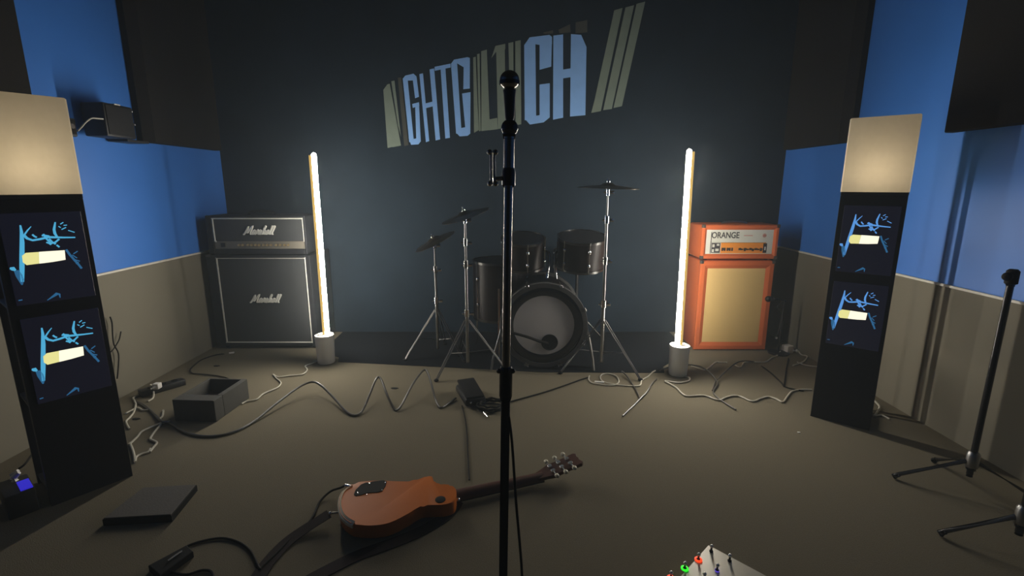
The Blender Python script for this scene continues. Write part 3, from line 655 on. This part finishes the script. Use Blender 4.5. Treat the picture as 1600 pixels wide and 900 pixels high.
bm = B(); add_lathe(bm, [(0, 0), (.019, 0), (.019, .0022), (.017, .003), (0, .003)], 28, T3(tg[0], tg[1], .0655)); obj('switch_cover', bm, 'rubber', gt, True)
for p in off2([(-0.579,1.629),(-0.552,1.691),(-0.493,1.694),(-0.492,1.647),(-0.544,1.621)]):
    bm = B(); add_lathe(bm, [(0, 0), (.003, 0), (.0022, .0015), (0, .0018)], 10, T3(p[0], p[1], .0672)); obj('screw', bm, 'steel', co, True)
gA = Vector((*off2([(-.215, 1.668)])[0], 0)); gB = Vector((*off2([(.125, 1.792)])[0], 0)); gd = (gB-gA).normalized(); gs = Vector((-gd.y, gd.x, 0))
nk = B(); n_ = 14; rows = []
for i in range(n_+1):
    f_ = i/n_; c_ = gA.lerp(gB, f_) - gd*(.05*(1-f_)); wd = .029 - .007*f_
    hh_ = .028 if f_ > .12 else .036
    rows.append([nk.verts.new(c_ + gs*wd*math.cos(PI*k/8) + Vector((0, 0, .024 + hh_*math.sin(PI*k/8)*(1-.15*f_)))) for k in range(9)])
for a, b in zip(rows[:-1], rows[1:]):
    for k in range(8): nk.faces.new((a[k], a[k+1], b[k+1], b[k]))
    nk.faces.new((a[8], a[0], b[0], b[8]))
nk.faces.new(rows[0]); nk.faces.new(rows[-1][::-1]); obj('neck', nk, 'dark_wood', gt, True)
fb = B(); q = [gA+gs*.029-gd*.12, gB+gs*.022, gB-gs*.022, gA-gs*.029-gd*.12]; add_prism(fb, [(p.x, p.y) for p in q], .017, .0238); obj('fretboard', fb, 'rosewood', gt)
hs = B(); hw = [(-.02, .022), (.015, .030), (.04, .040), (.10, .036), (.165, .041), (.175, .03), (.165, .012), (.172, 0), (.165, -.012), (.175, -.03), (.165, -.041), (.10, -.036), (.04, -.040), (.015, -.030), (-.02, -.022)]
pitch = math.radians(13)
hm = Matrix.Translation(gB + Vector((0, 0, .030))) @ Matrix(((gd.x, gs.x, 0, 0), (gd.y, gs.y, 0, 0), (0, 0, 1, 0), (0, 0, 0, 1))) @ Matrix.Rotation(-pitch, 4, 'Y')
add_prism(hs, hw, 0, .014, hm, .002); ho = obj('headstock', hs, 'dark_wood', gt)
for i, x in enumerate((.045, .085, .125)):
    for sgn in (-1, 1):
        tn = B()
        add_box(tn, x-.009, sgn*.017-.008, .013, x+.009, sgn*.017+.008, .024, .003, 2, hm)
        add_tube(tn, [hm @ Vector((x, sgn*.024, .019)), hm @ Vector((x, sgn*.046, .019))], .003, 8)
        to = obj('tuning_machine', tn, 'steel', gt, True)
        tb = B(); mt_ = hm @ T3(x, sgn*.054, .019) @ Matrix.Diagonal((.0095, .013, .0075, 1)); bmesh.ops.create_uvsphere(tb, u_segments=12, v_segments=8, radius=1, matrix=mt_)
        obj('tuner_button', tb, 'pearl', to, True)
for p in off2([(-0.655,1.547), (-0.202,1.625)]):
    bm = B(); add_ball(bm, (p[0], p[1], .042), .007, 12); add_tube(bm, [(p[0], p[1], .042), (p[0]+(.03 if p[0] < 0 else -.02), p[1]+.004, .042)], .004, 8); obj('strap_button', bm, 'steel', gt, True)
pj = off2([(-0.644,1.704)])[0]
bm = B(); add_tube(bm, [(pj[0]-.012, pj[1]+.006, .045), (pj[0]+.03, pj[1]-.006, .045)], .0065, 10); obj('output_jack', bm, 'steel', gt, True)
for x in (-.09, .03):
    c_ = Vector((x, -.0, 0)) + Vector((0, .02 + x*.3, 0)); bm = B(); add_box(bm, -.02, -.035, .004, .02, .035, .017, .004, 2, Matrix.Translation(c_) @ Matrix.Rotation(.33, 4, 'Z')); obj('pickup', bm, 'black', gt)
bm = B(); add_box(bm, -.008, -.042, .0, .008, .042, .017, .003, 2, T3(-.15, -.03, 0) @ Matrix.Rotation(.33, 4, 'Z')); obj('bridge', bm, 'steel', gt)
sp = B(); add_ribbon(sp, [(-0.662,1.552,0.036), (-0.687,1.532,0.028), (-0.727,1.503,0.014), (-0.768,1.452,0.004), (-0.788,1.379,0.002), (-0.792,1.304,0.002), (-0.764,1.231,0.002), (-0.691,1.197,0.002), (-0.646,1.266,0.002), (-0.581,1.330,0.002), (-0.508,1.390,0.002), (-0.424,1.437,0.002), (-0.337,1.492,0.002), (-0.268,1.554,0.003), (-0.225,1.605,0.010), (-0.203,1.634,0.030)], .048, .0022)
tag(obj('guitar_strap', sp, 'strap', None, True), 'dark woven guitar strap trailing in front of the guitar body', 'strap')
tag(obj('guitar_cable', add_tube(B(), smooth_path([(-0.651,1.716,0.045), (-0.672,1.702,0.040), (-0.715,1.707,0.020), (-0.741,1.665,0.005), (-0.735,1.595,0.004), (-0.737,1.543,0.004), (-0.762,1.477,0.004), (-0.780,1.402,0.004), (-0.800,1.341,0.004), (-0.806,1.333,0.004), (-0.871,1.405,0.004), (-0.930,1.446,0.004), (-1.000,1.467,0.005), (-1.059,1.454,0.005), (-1.101,1.424,0.005), (-1.111,1.375,0.005), (-1.094,1.326,0.005), (-1.023,1.306,0.005), (-0.982,1.324,0.005), (-0.944,1.313,0.005), (-0.900,1.251,0.005)], 5), .0042, 8), 'black_cable', None, True), 'black instrument cable looping over the carpet from guitar jack', 'cable')
fp = B(); add_prism(fp, [(-1.152,1.325),(-1.089,1.415),(-1.049,1.386),(-1.086,1.284)], .0, .022, None, .003)
fo = thing('foot_switch', 'dark low switch box at the end of the cable loop bottom left', 'pedal', (0, 0, 0)); obj('case', fp, 'rubber', fo)
bm = B(); add_tube(bm, [(-1.100,1.340,0.026), (-1.083,1.382,0.026)], .003, 8); obj('edge_strip', bm, 'steel', fo, True)

# ------------------------------------------------------------------ floor pad and open box
pd = thing('floor_pad', 'flat dark square pad lying alone on the carpet at left', 'pad', (0, 0, 0))
P4 = [(-1.470, 1.535), (-1.236, 1.556), (-1.262, 1.742), (-1.462, 1.722)]
bm = B(); add_prism(bm, P4, .0, .026, None, .002); obj('base', bm, 'rubber', pd)
q4 = [(p[0]*.97-1.355*.03, p[1]*.97+1.64*.03) for p in P4]
bm = B(); add_prism(bm, q4, .0262, .030, None, .0015); obj('top_sheet', bm, 'pad', pd)
ob = thing('open_box', 'dark open-topped box on the carpet before the black cabinet', 'box', (-1.632, 2.47, 0), -.06)
W2, D2, H2, th = .112, .145, .118, .012
bm = B(); add_box(bm, -W2, -D2, 0, W2, -D2+.07, H2, .003)
for (x0, y0, x1, y1) in ((-W2, -D2+.07, -W2+th, D2), (W2-.03, -D2+.07, W2, D2), (-W2+th, D2-th, W2-.03, D2)): add_box(bm, x0, y0, 0, x1, y1, H2, .002)
obj('shell', bm, 'box_board', ob)
obj('tray', add_box(B(), -W2+th, -D2+.07, .03, W2-.03, D2-th, .045), 'box_inside', ob)
obj('ledge', add_box(B(), W2-.036, -D2+.075, H2-.03, W2-.0305, D2-th, H2-.018, .001), 'rail', ob)

# ------------------------------------------------------------------ foot controller bottom right
pc = thing('foot_controller', 'grey metal foot controller with lit switches at bottom right corner', 'pedal', (.638, 1.373, 0), math.atan2(-.72, .69))
L_, D_ = .34, .30          # local x along the right-hand edge, local -y towards the camera
bm = B(); add_box(bm, 0, -L_, .004, D_, 0, .058, .004, 2); obj('case', bm, 'pedal', pc, True)
for (x, y) in ((.03, -.03), (D_-.03, -.03), (.03, -L_+.03), (D_-.03, -L_+.03)):
    bm = B(); add_lathe(bm, [(0, 0), (.012, 0), (.012, .005), (0, .005)], 14, T3(x, y, 0)); obj('rubber_foot', bm, 'rubber', pc)
inv = Matrix.Rotation(-math.atan2(-.72, .69), 4, 'Z') @ Matrix.Translation((-.638, -1.373, 0))
SW = [((0.634,1.341,0.058), None), ((0.580,1.306,0.058), 'led_red'), ((0.525,1.270,0.058), 'led_green'), ((0.471,1.233,0.058), 'led_red'), ((0.675,1.301,0.058), None), ((0.620,1.262,0.058), 'led_blue'), ((0.568,1.228,0.058), None)]
for p, led in SW:
    q = inv @ Vector(p)
    bm = B(); add_lathe(bm, [(0, 0), (.0058, 0), (.0058, .004), (.0030, .006), (.0030, .018), (0, .018)], 16, T3(q.x, q.y, .058)); s_ = obj('foot_switch', bm, 'black', pc, True)
    bm = B(); add_ball(bm, (q.x, q.y, .0785), .0056, 20); obj('switch_tip', bm, 'tip', s_, True)
    if led:
        bm = B(); r_ = .0115 if led != 'led_blue' else .006
        add_lathe(bm, [(.0062, 0), (r_, 0), (r_, .003), (.0062, .004)], 24, T3(q.x, q.y, .0585), True); obj('led_ring', bm, led, s_, True)

# ------------------------------------------------------------------ low tripod stands at the right
def boom_tripod(x, y, label, feet, top):
    t_ = thing('tripod_stand', label, 'stand', (x, y, 0), 0, 'black tripod stands at the right')
    obj('pole', add_tube(B(), [(0, 0, .07), (0, 0, top)], .011, 14), 'black_gloss', t_, True)
    bm = B(); add_tube(bm, [(0, 0, .10), (0, 0, .112), (0, 0, .165), (0, 0, .175)], [.017, .021, .021, .015], 18); obj('leg_hub', bm, 'dull_chrome', t_, True)
    bm = B(); add_tube(bm, [(0, 0, top-.05), (0, 0, top-.04), (0, 0, top+.005), (0, 0, top+.012)], [.013, .019, .019, .012], 18); add_ball(bm, (-.024, -.006, top-.014), .016, 14); obj('clutch_knob', bm, 'rubber', t_, True)
    for f in feet:
        v_ = Vector((f[0]-x, f[1]-y, 0)); d_ = v_.normalized()
        lo_ = obj('leg', add_tube(B(), [d_*.012+Vector((0, 0, .135)), v_*.93+Vector((0, 0, .026)), v_+Vector((0, 0, .014))], .0085, 10), 'black_gloss', t_, True)
        fb_ = B(); add_tube(fb_, [v_*.94+Vector((0, 0, .024)), v_+Vector((0, 0, .012)), v_*1.02+Vector((0, 0, .009))], [.0105, .0125, .009], 10); obj('rubber_foot', fb_, 'rubber', lo_, True)
    return t_
boom_tripod(1.815, 1.735, 'black tripod stand nearest the right lamp tower', [(1.594, 1.822), (2.02, 1.66), (1.86, 1.94)], .89)
boom_tripod(1.675, 1.405, 'black tripod stand at bottom right frame edge', [(1.493, 1.482), (1.86, 1.38), (1.69, 1.20)], .86)

# ------------------------------------------------------------------ small wall speaker on left wall
wsx = XL
ws = thing('wall_speaker', 'small black speaker box mounted on left wall beside acoustic panel', 'speaker', (XL, 2.75, 1.535))
obj('cabinet', add_box(B(), .03, -.100, -.085, .15, .100, .085, .008, 2), 'black', ws, True)
obj('grille', add_box(B(), .1495, -.090, -.075, .154, .090, .075, .002), 'black_wood', ws)
obj('bracket', add_box(B(), 0, -.03, -.05, .032, .03, .05, .003), 'black', ws)
obj('lower_arm', add_box(B(), .005, .07, -.098, .12, .235, -.084, .003), 'black', ws)
obj('label_plate', add_box(B(), .11, -.025, .082, .152, .015, .088, .001), 'rail', ws)
bm = B(); add_ball(bm, (.150, .092, .065), .007, 10); obj('clip', bm, 'steel', ws, True)
bm = B(); add_ball(bm, (.150, .098, -.005), .007, 10); obj('clip', bm, 'steel', ws, True)
wj = thing('junction_box', 'small dark wall box left of the wall speaker, half behind lamp shade', 'junction box', (XL, 2.43, 1.475))
obj('case', add_box(B(), 0, -.055, -.045, .14, .050, .04, .006, 2), 'black', wj, True)
obj('lid', add_box(B(), .139, -.045, -.035, .146, .040, .03, .003), 'foam', wj)
obj('connector', add_tube(B(), [(.145, .0, .0), (.165, .0, .0)], .012, 12), 'corner', wj, True)
tag(obj('speaker_cable', add_tube(B(), smooth_path([(-2.100,2.456,1.455),(-2.100,2.482,1.475),(-2.100,2.518,1.506),(-2.100,2.552,1.526),(-2.100,2.587,1.530),(-2.100,2.623,1.532)], 5), .0036, 8), 'white_cable', None, True), 'short white cable joining wall speaker and wall box', 'cable')
tag(obj('wall_cable', add_tube(B(), smooth_path([(-2.235,2.613,0.483),(-2.235,2.618,0.445),(-2.235,2.608,0.374),(-2.235,2.606,0.325),(-2.235,2.625,0.265),(-2.235,2.610,0.194),(-2.235,2.587,0.127)], 5), .0035, 8), 'black_cable', None, True), 'dark cable hanging on left wall beside the lamp tower', 'cable')
tag(obj('wall_cable', add_tube(B(), smooth_path([(-2.235,2.668,0.381),(-2.235,2.652,0.348),(-2.235,2.634,0.327),(-2.235,2.591,0.296),(-2.235,2.563,0.288)], 5), .0032, 8), 'black_cable', None, True), 'short dark cable end crossing the hanging wall cable', 'cable')

# ------------------------------------------------------------------ gear behind the left tower
pw = thing('power_supply', 'black box with blue glowing display behind the left tower', 'power supply', (-1.852, 1.630, 0), -.652)
obj('case', add_box(B(), -.095, -.045, 0, .06, .038, .095, .006, 2), 'black', pw, True)
obj('display', add_box(B(), -.035, .0, .0945, .052, .034, .0985, .0015), 'led_strip', pw)['label'] = 'blue glowing display'
for x in (-.082, -.06): 
    bm = B(); add_tube(bm, [(x, 0, .095), (x, 0, .11), (x+.01, .015, .125)], [.011, .011, .006], 12); obj('plug', bm, 'white_plastic', pw, True)
tag(obj('supply_cable', add_tube(B(), smooth_path([(-1.955,1.740,0.100), (-1.983,1.792,0.090), (-2.099,1.937,0.050), (-2.170,2.053,0.020), (-2.192,2.112,0.006)], 5), .004, 8), 'black_cable', None, True), 'dark cable rising from the blue-lit box behind left tower', 'cable')
ps = thing('power_strip', 'dark power strip with white plugs near left wall', 'power strip', (-2.096,2.707,0.000), .95)
obj('housing', add_box(B(), -.10, -.03, 0, .13, .03, .038, .006, 2), 'black', ps, True)
for x in (-.06, 0, .06): obj('socket', add_lathe(B(), [(0, 0), (.018, 0), (.018, .002), (.014, .002), (.013, -.002), (0, -.002)], 16, T3(x+.02, 0, .0385)), 'rubber', ps, True)
pl_ = thing('power_plug', 'white power plug pushed into the dark power strip', 'plug', (-2.064,2.650,0.045))
obj('body', add_box(B(), -.018, -.018, -.004, .018, .018, .03, .006, 2), 'white_plastic', pl_, True); bm = B(); add_tube(bm, [(0, -.015, .012), (-.012, -.035, .008)], [.009, .005], 10); obj('strain_relief', bm, 'white_plastic', pl_, True)

# ------------------------------------------------------------------ cables on the carpet
def cable(label, pts, r=.0045, m='white_cable', name='cable', sub=5, group=None):
    return tag(obj(name, add_tube(B(), smooth_path(pts, sub), r, 8), m, None, True), label, 'cable', group)
GL = 'white cables by the left tower'
cable('white cable from upper plug of power strip bending down the carpet', [(-2.075,2.666,0.050),(-2.107,2.675,0.030),(-2.078,2.630,0.006),(-2.054,2.587,0.006),(-2.055,2.554,0.006)], .005, group=GL)
cable('white cable looping left from the power strip towards left tower', [(-2.126,2.685,0.050),(-2.140,2.684,0.030),(-2.153,2.657,0.010),(-2.174,2.604,0.006),(-2.138,2.562,0.006),(-2.093,2.513,0.006),(-2.033,2.419,0.006),(-2.008,2.360,0.006),(-1.990,2.311,0.006),(-1.916,2.237,0.006)], .005, group=GL)
cable('short white cable piece lying between strip and left tower', [(-2.066,2.404,0.006),(-2.060,2.442,0.006),(-2.053,2.473,0.006),(-2.001,2.442,0.006),(-1.976,2.450,0.006)], .0048, group=GL)
cable('white cable running down past the open box towards tower foot', [(-1.890,2.442,0.006),(-1.847,2.375,0.006),(-1.835,2.339,0.006),(-1.794,2.290,0.006),(-1.771,2.217,0.006),(-1.742,2.142,0.006),(-1.717,2.124,0.006),(-1.681,2.101,0.006),(-1.668,2.061,0.006),(-1.657,2.022,0.006)], .005, group=GL)
cable('white cable crossing others from box corner to left tower', [(-1.767,2.318,0.006),(-1.779,2.297,0.006),(-1.799,2.297,0.006),(-1.818,2.256,0.006),(-1.833,2.211,0.006),(-1.817,2.161,0.006),(-1.807,2.118,0.006),(-1.801,2.083,0.006)], .005, group=GL)
cable('lowest white cable curling at the left tower foot', [(-1.809,2.101,0.006),(-1.753,2.044,0.006),(-1.703,1.989,0.006),(-1.661,1.938,0.006),(-1.686,1.979,0.006),(-1.680,2.005,0.006),(-1.663,2.022,0.006),(-1.674,2.049,0.006)], .005, group=GL)
GR = 'white cables around the right light stick'
cable('white cable snaking from left light stick to the open box', [(-1.345,3.197,0.006),(-1.366,3.147,0.006),(-1.394,3.099,0.006),(-1.352,3.030,0.006),(-1.353,2.952,0.006),(-1.426,2.930,0.006),(-1.486,2.909,0.006),(-1.539,2.952,0.006),(-1.488,2.888,0.006),(-1.427,2.817,0.006),(-1.414,2.740,0.006),(-1.453,2.657,0.006),(-1.454,2.579,0.006),(-1.496,2.554,0.006),(-1.507,2.521,0.006)], .0045)
cable('long wavy black cable humping across the carpet towards mic stand', [(-2.138,2.562,0.006),(-2.031,2.497,0.006),(-1.915,2.404,0.006),(-1.804,2.306,0.012),(-1.748,2.290,0.006),(-1.619,2.204,0.006),(-1.520,2.167,0.006),(-1.433,2.167,0.006),(-1.367,2.217,0.006),(-1.326,2.324,0.010),(-1.291,2.462,0.030),(-1.237,2.627,0.055),(-1.183,2.687,0.065),(-1.121,2.661,0.060),(-1.012,2.560,0.030),(-0.896,2.426,0.010),(-0.834,2.382,0.006),(-0.805,2.422,0.012),(-0.797,2.533,0.050),(-0.787,2.651,0.100),(-0.761,2.651,0.100),(-0.701,2.537,0.060),(-0.646,2.460,0.012),(-0.618,2.445,0.008),(-0.596,2.508,0.035),(-0.571,2.624,0.080),(-0.536,2.745,0.110),(-0.509,2.745,0.110),(-0.468,2.647,0.070),(-0.428,2.543,0.015),(-0.393,2.473,0.006),(-0.363,2.513,0.006),(-0.322,2.587,0.010)], .0064, 'grey_cable', 'coiled_cable', 4)
cable('thin dark cable on carpet before the black cabinet', [(-2.081,3.341,0.006),(-2.135,3.314,0.006),(-2.169,3.222,0.006),(-2.152,3.111,0.006),(-2.125,3.030,0.006),(-2.077,2.974,0.006),(-2.036,2.963,0.006),(-1.932,2.941,0.006),(-1.817,2.899,0.006),(-1.756,2.847,0.006),(-1.738,2.788,0.006)], .004, 'black_cable')
bm = B(); add_tube(bm, [(-2.049,3.349,0.008), (-2.019,3.362,0.008)], .007, 10); tag(obj('cable_plug', bm, 'white_plastic', None, True), 'tiny white plug at foot of the black cabinet', 'plug')
cable('white cable coil beside the bass drum spur', [(0.496,2.930,0.006),(0.482,2.868,0.006),(0.494,2.817,0.006),(0.530,2.797,0.006),(0.585,2.778,0.006),(0.634,2.788,0.006),(0.664,2.837,0.006),(0.666,2.920,0.006),(0.629,2.963,0.006),(0.582,2.952,0.006),(0.560,2.899,0.006),(0.569,2.818,0.010),(0.663,2.778,0.006),(0.731,2.768,0.006),(0.780,2.778,0.006),(0.813,2.857,0.006),(0.870,2.920,0.006),(0.913,2.985,0.006),(0.943,3.018,0.006)], .0042, group=GR)
bm = B(); add_tube(bm, [(0.510,2.820,0.009), (0.568,2.810,0.009)], .008, 10); tag(obj('inline_switch', bm, 'white_plastic', None, True), 'white inline switch on the cable coil by the bass drum', 'switch')
cable('wavy white cable from right light stick to right tower foot', [(1.094,2.920,0.006),(1.124,2.899,0.006),(1.101,2.847,0.006),(1.027,2.817,0.006),(0.954,2.847,0.006),(0.970,2.797,0.006),(0.990,2.740,0.006),(0.996,2.657,0.006),(1.018,2.622,0.006),(1.113,2.630,0.006),(1.170,2.570,0.006),(1.217,2.596,0.006),(1.265,2.622,0.006),(1.314,2.622,0.006),(1.355,2.554,0.006),(1.418,2.587,0.006),(1.476,2.613,0.006),(1.506,2.587,0.006),(1.524,2.545,0.006),(1.586,2.613,0.006),(1.652,2.684,0.006),(1.717,2.711,0.006),(1.786,2.711,0.006)], .0052, group=GR)
cable('white cable from adapter running left before orange cabinet', [(1.945,3.356,0.020),(1.905,3.314,0.006),(1.836,3.261,0.006),(1.756,3.184,0.006),(1.697,3.172,0.006),(1.646,3.184,0.006),(1.590,3.160,0.006),(1.559,3.111,0.006),(1.525,3.076,0.006),(1.511,3.111,0.006)], .0045, group=GR)
cable('pale cable piece rising left behind the right light stick', [(1.481,3.172,0.006),(1.433,3.172,0.006),(1.402,3.172,0.006),(1.320,3.076,0.006),(1.268,3.030,0.006),(1.238,3.064,0.006),(1.208,3.099,0.006)], .0045, group=GR)
cable('white plug lead zigzagging right of the white adapter', [(2.083,3.370,0.020),(2.083,3.327,0.006),(2.101,3.287,0.006),(2.029,3.197,0.006),(1.965,3.147,0.006),(1.901,3.111,0.006)], .005, group=GR)
cable('short white cable running behind foot of right tower', [(1.966,3.172,0.006),(1.982,3.123,0.006),(2.011,3.099,0.006),(2.047,3.087,0.006)], .005, group=GR)
cable('dark cable arching over white cable right of light stick', [(0.968,3.018,0.006),(1.037,3.040,0.020),(1.084,2.996,0.050),(1.153,2.982,0.060),(1.222,2.974,0.050),(1.257,2.923,0.035),(1.266,2.844,0.020),(1.254,2.783,0.012),(1.208,2.716,0.008),(1.183,2.666,0.006),(1.181,2.596,0.006),(1.196,2.521,0.006),(1.217,2.450,0.006)], .0046, 'grey_cable')
cable('dark cable arc between adapter and light stick', [(1.664,3.168,0.012),(1.588,3.133,0.030),(1.495,3.055,0.050),(1.397,2.966,0.040),(1.307,2.875,0.020),(1.256,2.818,0.014),(1.221,2.759,0.006),(1.191,2.702,0.006)], .0046, 'grey_cable')
cable('dark cable falling from light stick cluster, left strand of two', [(0.713,2.972,0.020),(0.731,2.905,0.012),(0.738,2.797,0.006),(0.737,2.684,0.006),(0.729,2.579,0.006)], .0046, 'grey_cable')
cable('dark cable curving down to bare carpet below the light stick', [(0.911,2.878,0.006),(0.852,2.783,0.012),(0.787,2.661,0.012),(0.735,2.587,0.010),(0.683,2.513,0.006),(0.637,2.450,0.006),(0.585,2.375,0.006)], .0046, 'grey_cable')
cable('black cable triangle on carpet before right tower', [(1.683,3.099,0.006),(1.682,2.974,0.006),(1.665,2.827,0.006),(1.651,2.759,0.006),(1.684,2.721,0.006),(1.729,2.693,0.006)], .0042, 'black_cable')
cable('black cable dropping from the white adapter', [(1.947,3.248,0.006),(1.832,3.064,0.006),(1.732,2.899,0.006),(1.647,2.759,0.006)], .0042, 'black_cable')
cable('white cable tangle behind right foot of right tower', [(2.019,2.544,0.030),(2.022,2.515,0.020),(2.013,2.472,0.010),(1.946,2.404,0.006),(1.914,2.375,0.006),(1.960,2.382,0.006),(1.968,2.339,0.006)], .005, group=GR)
cable('long faint black cable crossing carpet in front of the bass drum', [(-0.071,2.505,0.006),(0.000,2.554,0.006),(0.092,2.613,0.006),(0.188,2.675,0.006),(0.311,2.768,0.006),(0.420,2.857,0.006),(0.479,2.899,0.006)], .0045, 'black_cable')
cable('thin black cable trailing down carpet left of centre stand', [(-0.276,2.497,0.006),(-0.244,2.339,0.006),(-0.219,2.173,0.006),(-0.203,2.027,0.006),(-0.188,1.898,0.006),(-0.177,1.805,0.006)], .0035, 'black_cable')
ad = thing('power_adapter', 'white power adapter block on carpet right of orange cabinet', 'adapter', (2.014,3.385,0.000), .35)
obj('body', add_box(B(), -.030, -.028, 0, .030, .028, .058, .006, 2), 'white_plastic', ad, True)
bm = B(); add_tube(bm, [(.032, -.005, .03), (.05, -.01, .026)], [.012, .010], 10); obj('plug_nose', bm, 'white_plastic', ad, True)
pg = thing('power_plug', 'white plug head beside the white adapter block', 'plug', (2.064,3.370,0.020), -.5)
obj('body', add_tube(B(), [(-.016, 0, 0), (.006, 0, 0), (.02, 0, -.004)], [.016, .014, .007], 12), 'white_plastic', pg, True); obj('pins', add_tube(B(), [(-.03, 0, .0), (-.016, 0, .0)], .003, 8), 'steel', pg, True)
hc = cable('thin pale cable hanging right of the orange cabinet', [(1.925, 3.372, .397), (1.93, 3.40, .37), (1.94, 3.45, .33)] + [(2.004,3.500,0.265),(2.005,3.500,0.215),(1.999,3.500,0.146),(1.986,3.500,0.086)], .003, 'grey_cable')
bm = B(); add_ball(bm, (1.987,3.500,0.076), .009, 12); obj('connector', bm, 'white_plastic', hc, True)['label'] = 'small white connector'

# dark stage gear at foot of the mic stand
sl = thing('stage_pedal', 'black wah-shaped pedal on carpet just left of mic stand', 'pedal', (-0.240,2.609,0.000), .35)
bm = B(); add_box(bm, -.06, -.12, .006, .06, .11, .05, .012, 2); obj('case', bm, 'black', sl, True)
bm = B(); add_box(bm, -.052, -.11, .055, .052, .11, .072, .008, 2, ROTX(.10)); obj('treadle', bm, 'rubber', sl, True)
bm = B(); add_ball(bm, (-.03, -.122, .03), .006, 10); obj('jack', bm, 'steel', sl, True)
bm = B()
for k, (r_, z_) in enumerate(((.075, .009), (.068, .016), (.080, .023), (.062, .029))):
    pts = [(r_*math.cos(2*PI*i/28)+.004*math.sin(5*i), r_*.9*math.sin(2*PI*i/28), z_+.003*math.sin(i*1.7+k)) for i in range(29)]
    add_tube(bm, pts, .0055, 8)
cl = obj('cable_coil', bm, 'black_cable', None, True, (-0.113,2.485,0.000)); tag(cl, 'coil of black cable on carpet at foot of mic stand', 'cable')
bm = B(); add_tube(bm, [(-0.151,2.408,0.008), (-0.124,2.356,0.008)], .006, 10); tag(obj('jack_plug', bm, 'steel', None, True), 'small shiny jack plug on carpet by the cable coil', 'plug')
for (p, lb) in (((-2.003,3.115,0.000), 'small dark plectrum on carpet in front of black cabinet'), ((-0.710,2.744,0.000), 'small dark plectrum on carpet between the wavy cable humps'), ((-1.971,2.351,0.000), 'small dark plectrum on carpet beside left tower cables')):
    bm = B(); add_prism(bm, [(-.022, .004), (-.012, .012), (.008, .011), (.024, .002), (.012, -.011), (-.010, -.010)], .0003, .003, T3(*p), .0006); tag(obj('plectrum', bm, 'rubber'), lb, 'plectrum', 'dark plectrums on the carpet')
bm = B(); add_prism(bm, [(-.007, -.004), (.006, -.005), (.008, .003), (-.004, .006)], .0003, .003, T3(*(1.420,2.209,0.000))); tag(obj('paper_scrap', bm, 'rail'), 'tiny white paper scrap on bare carpet left of right tower', 'scrap')
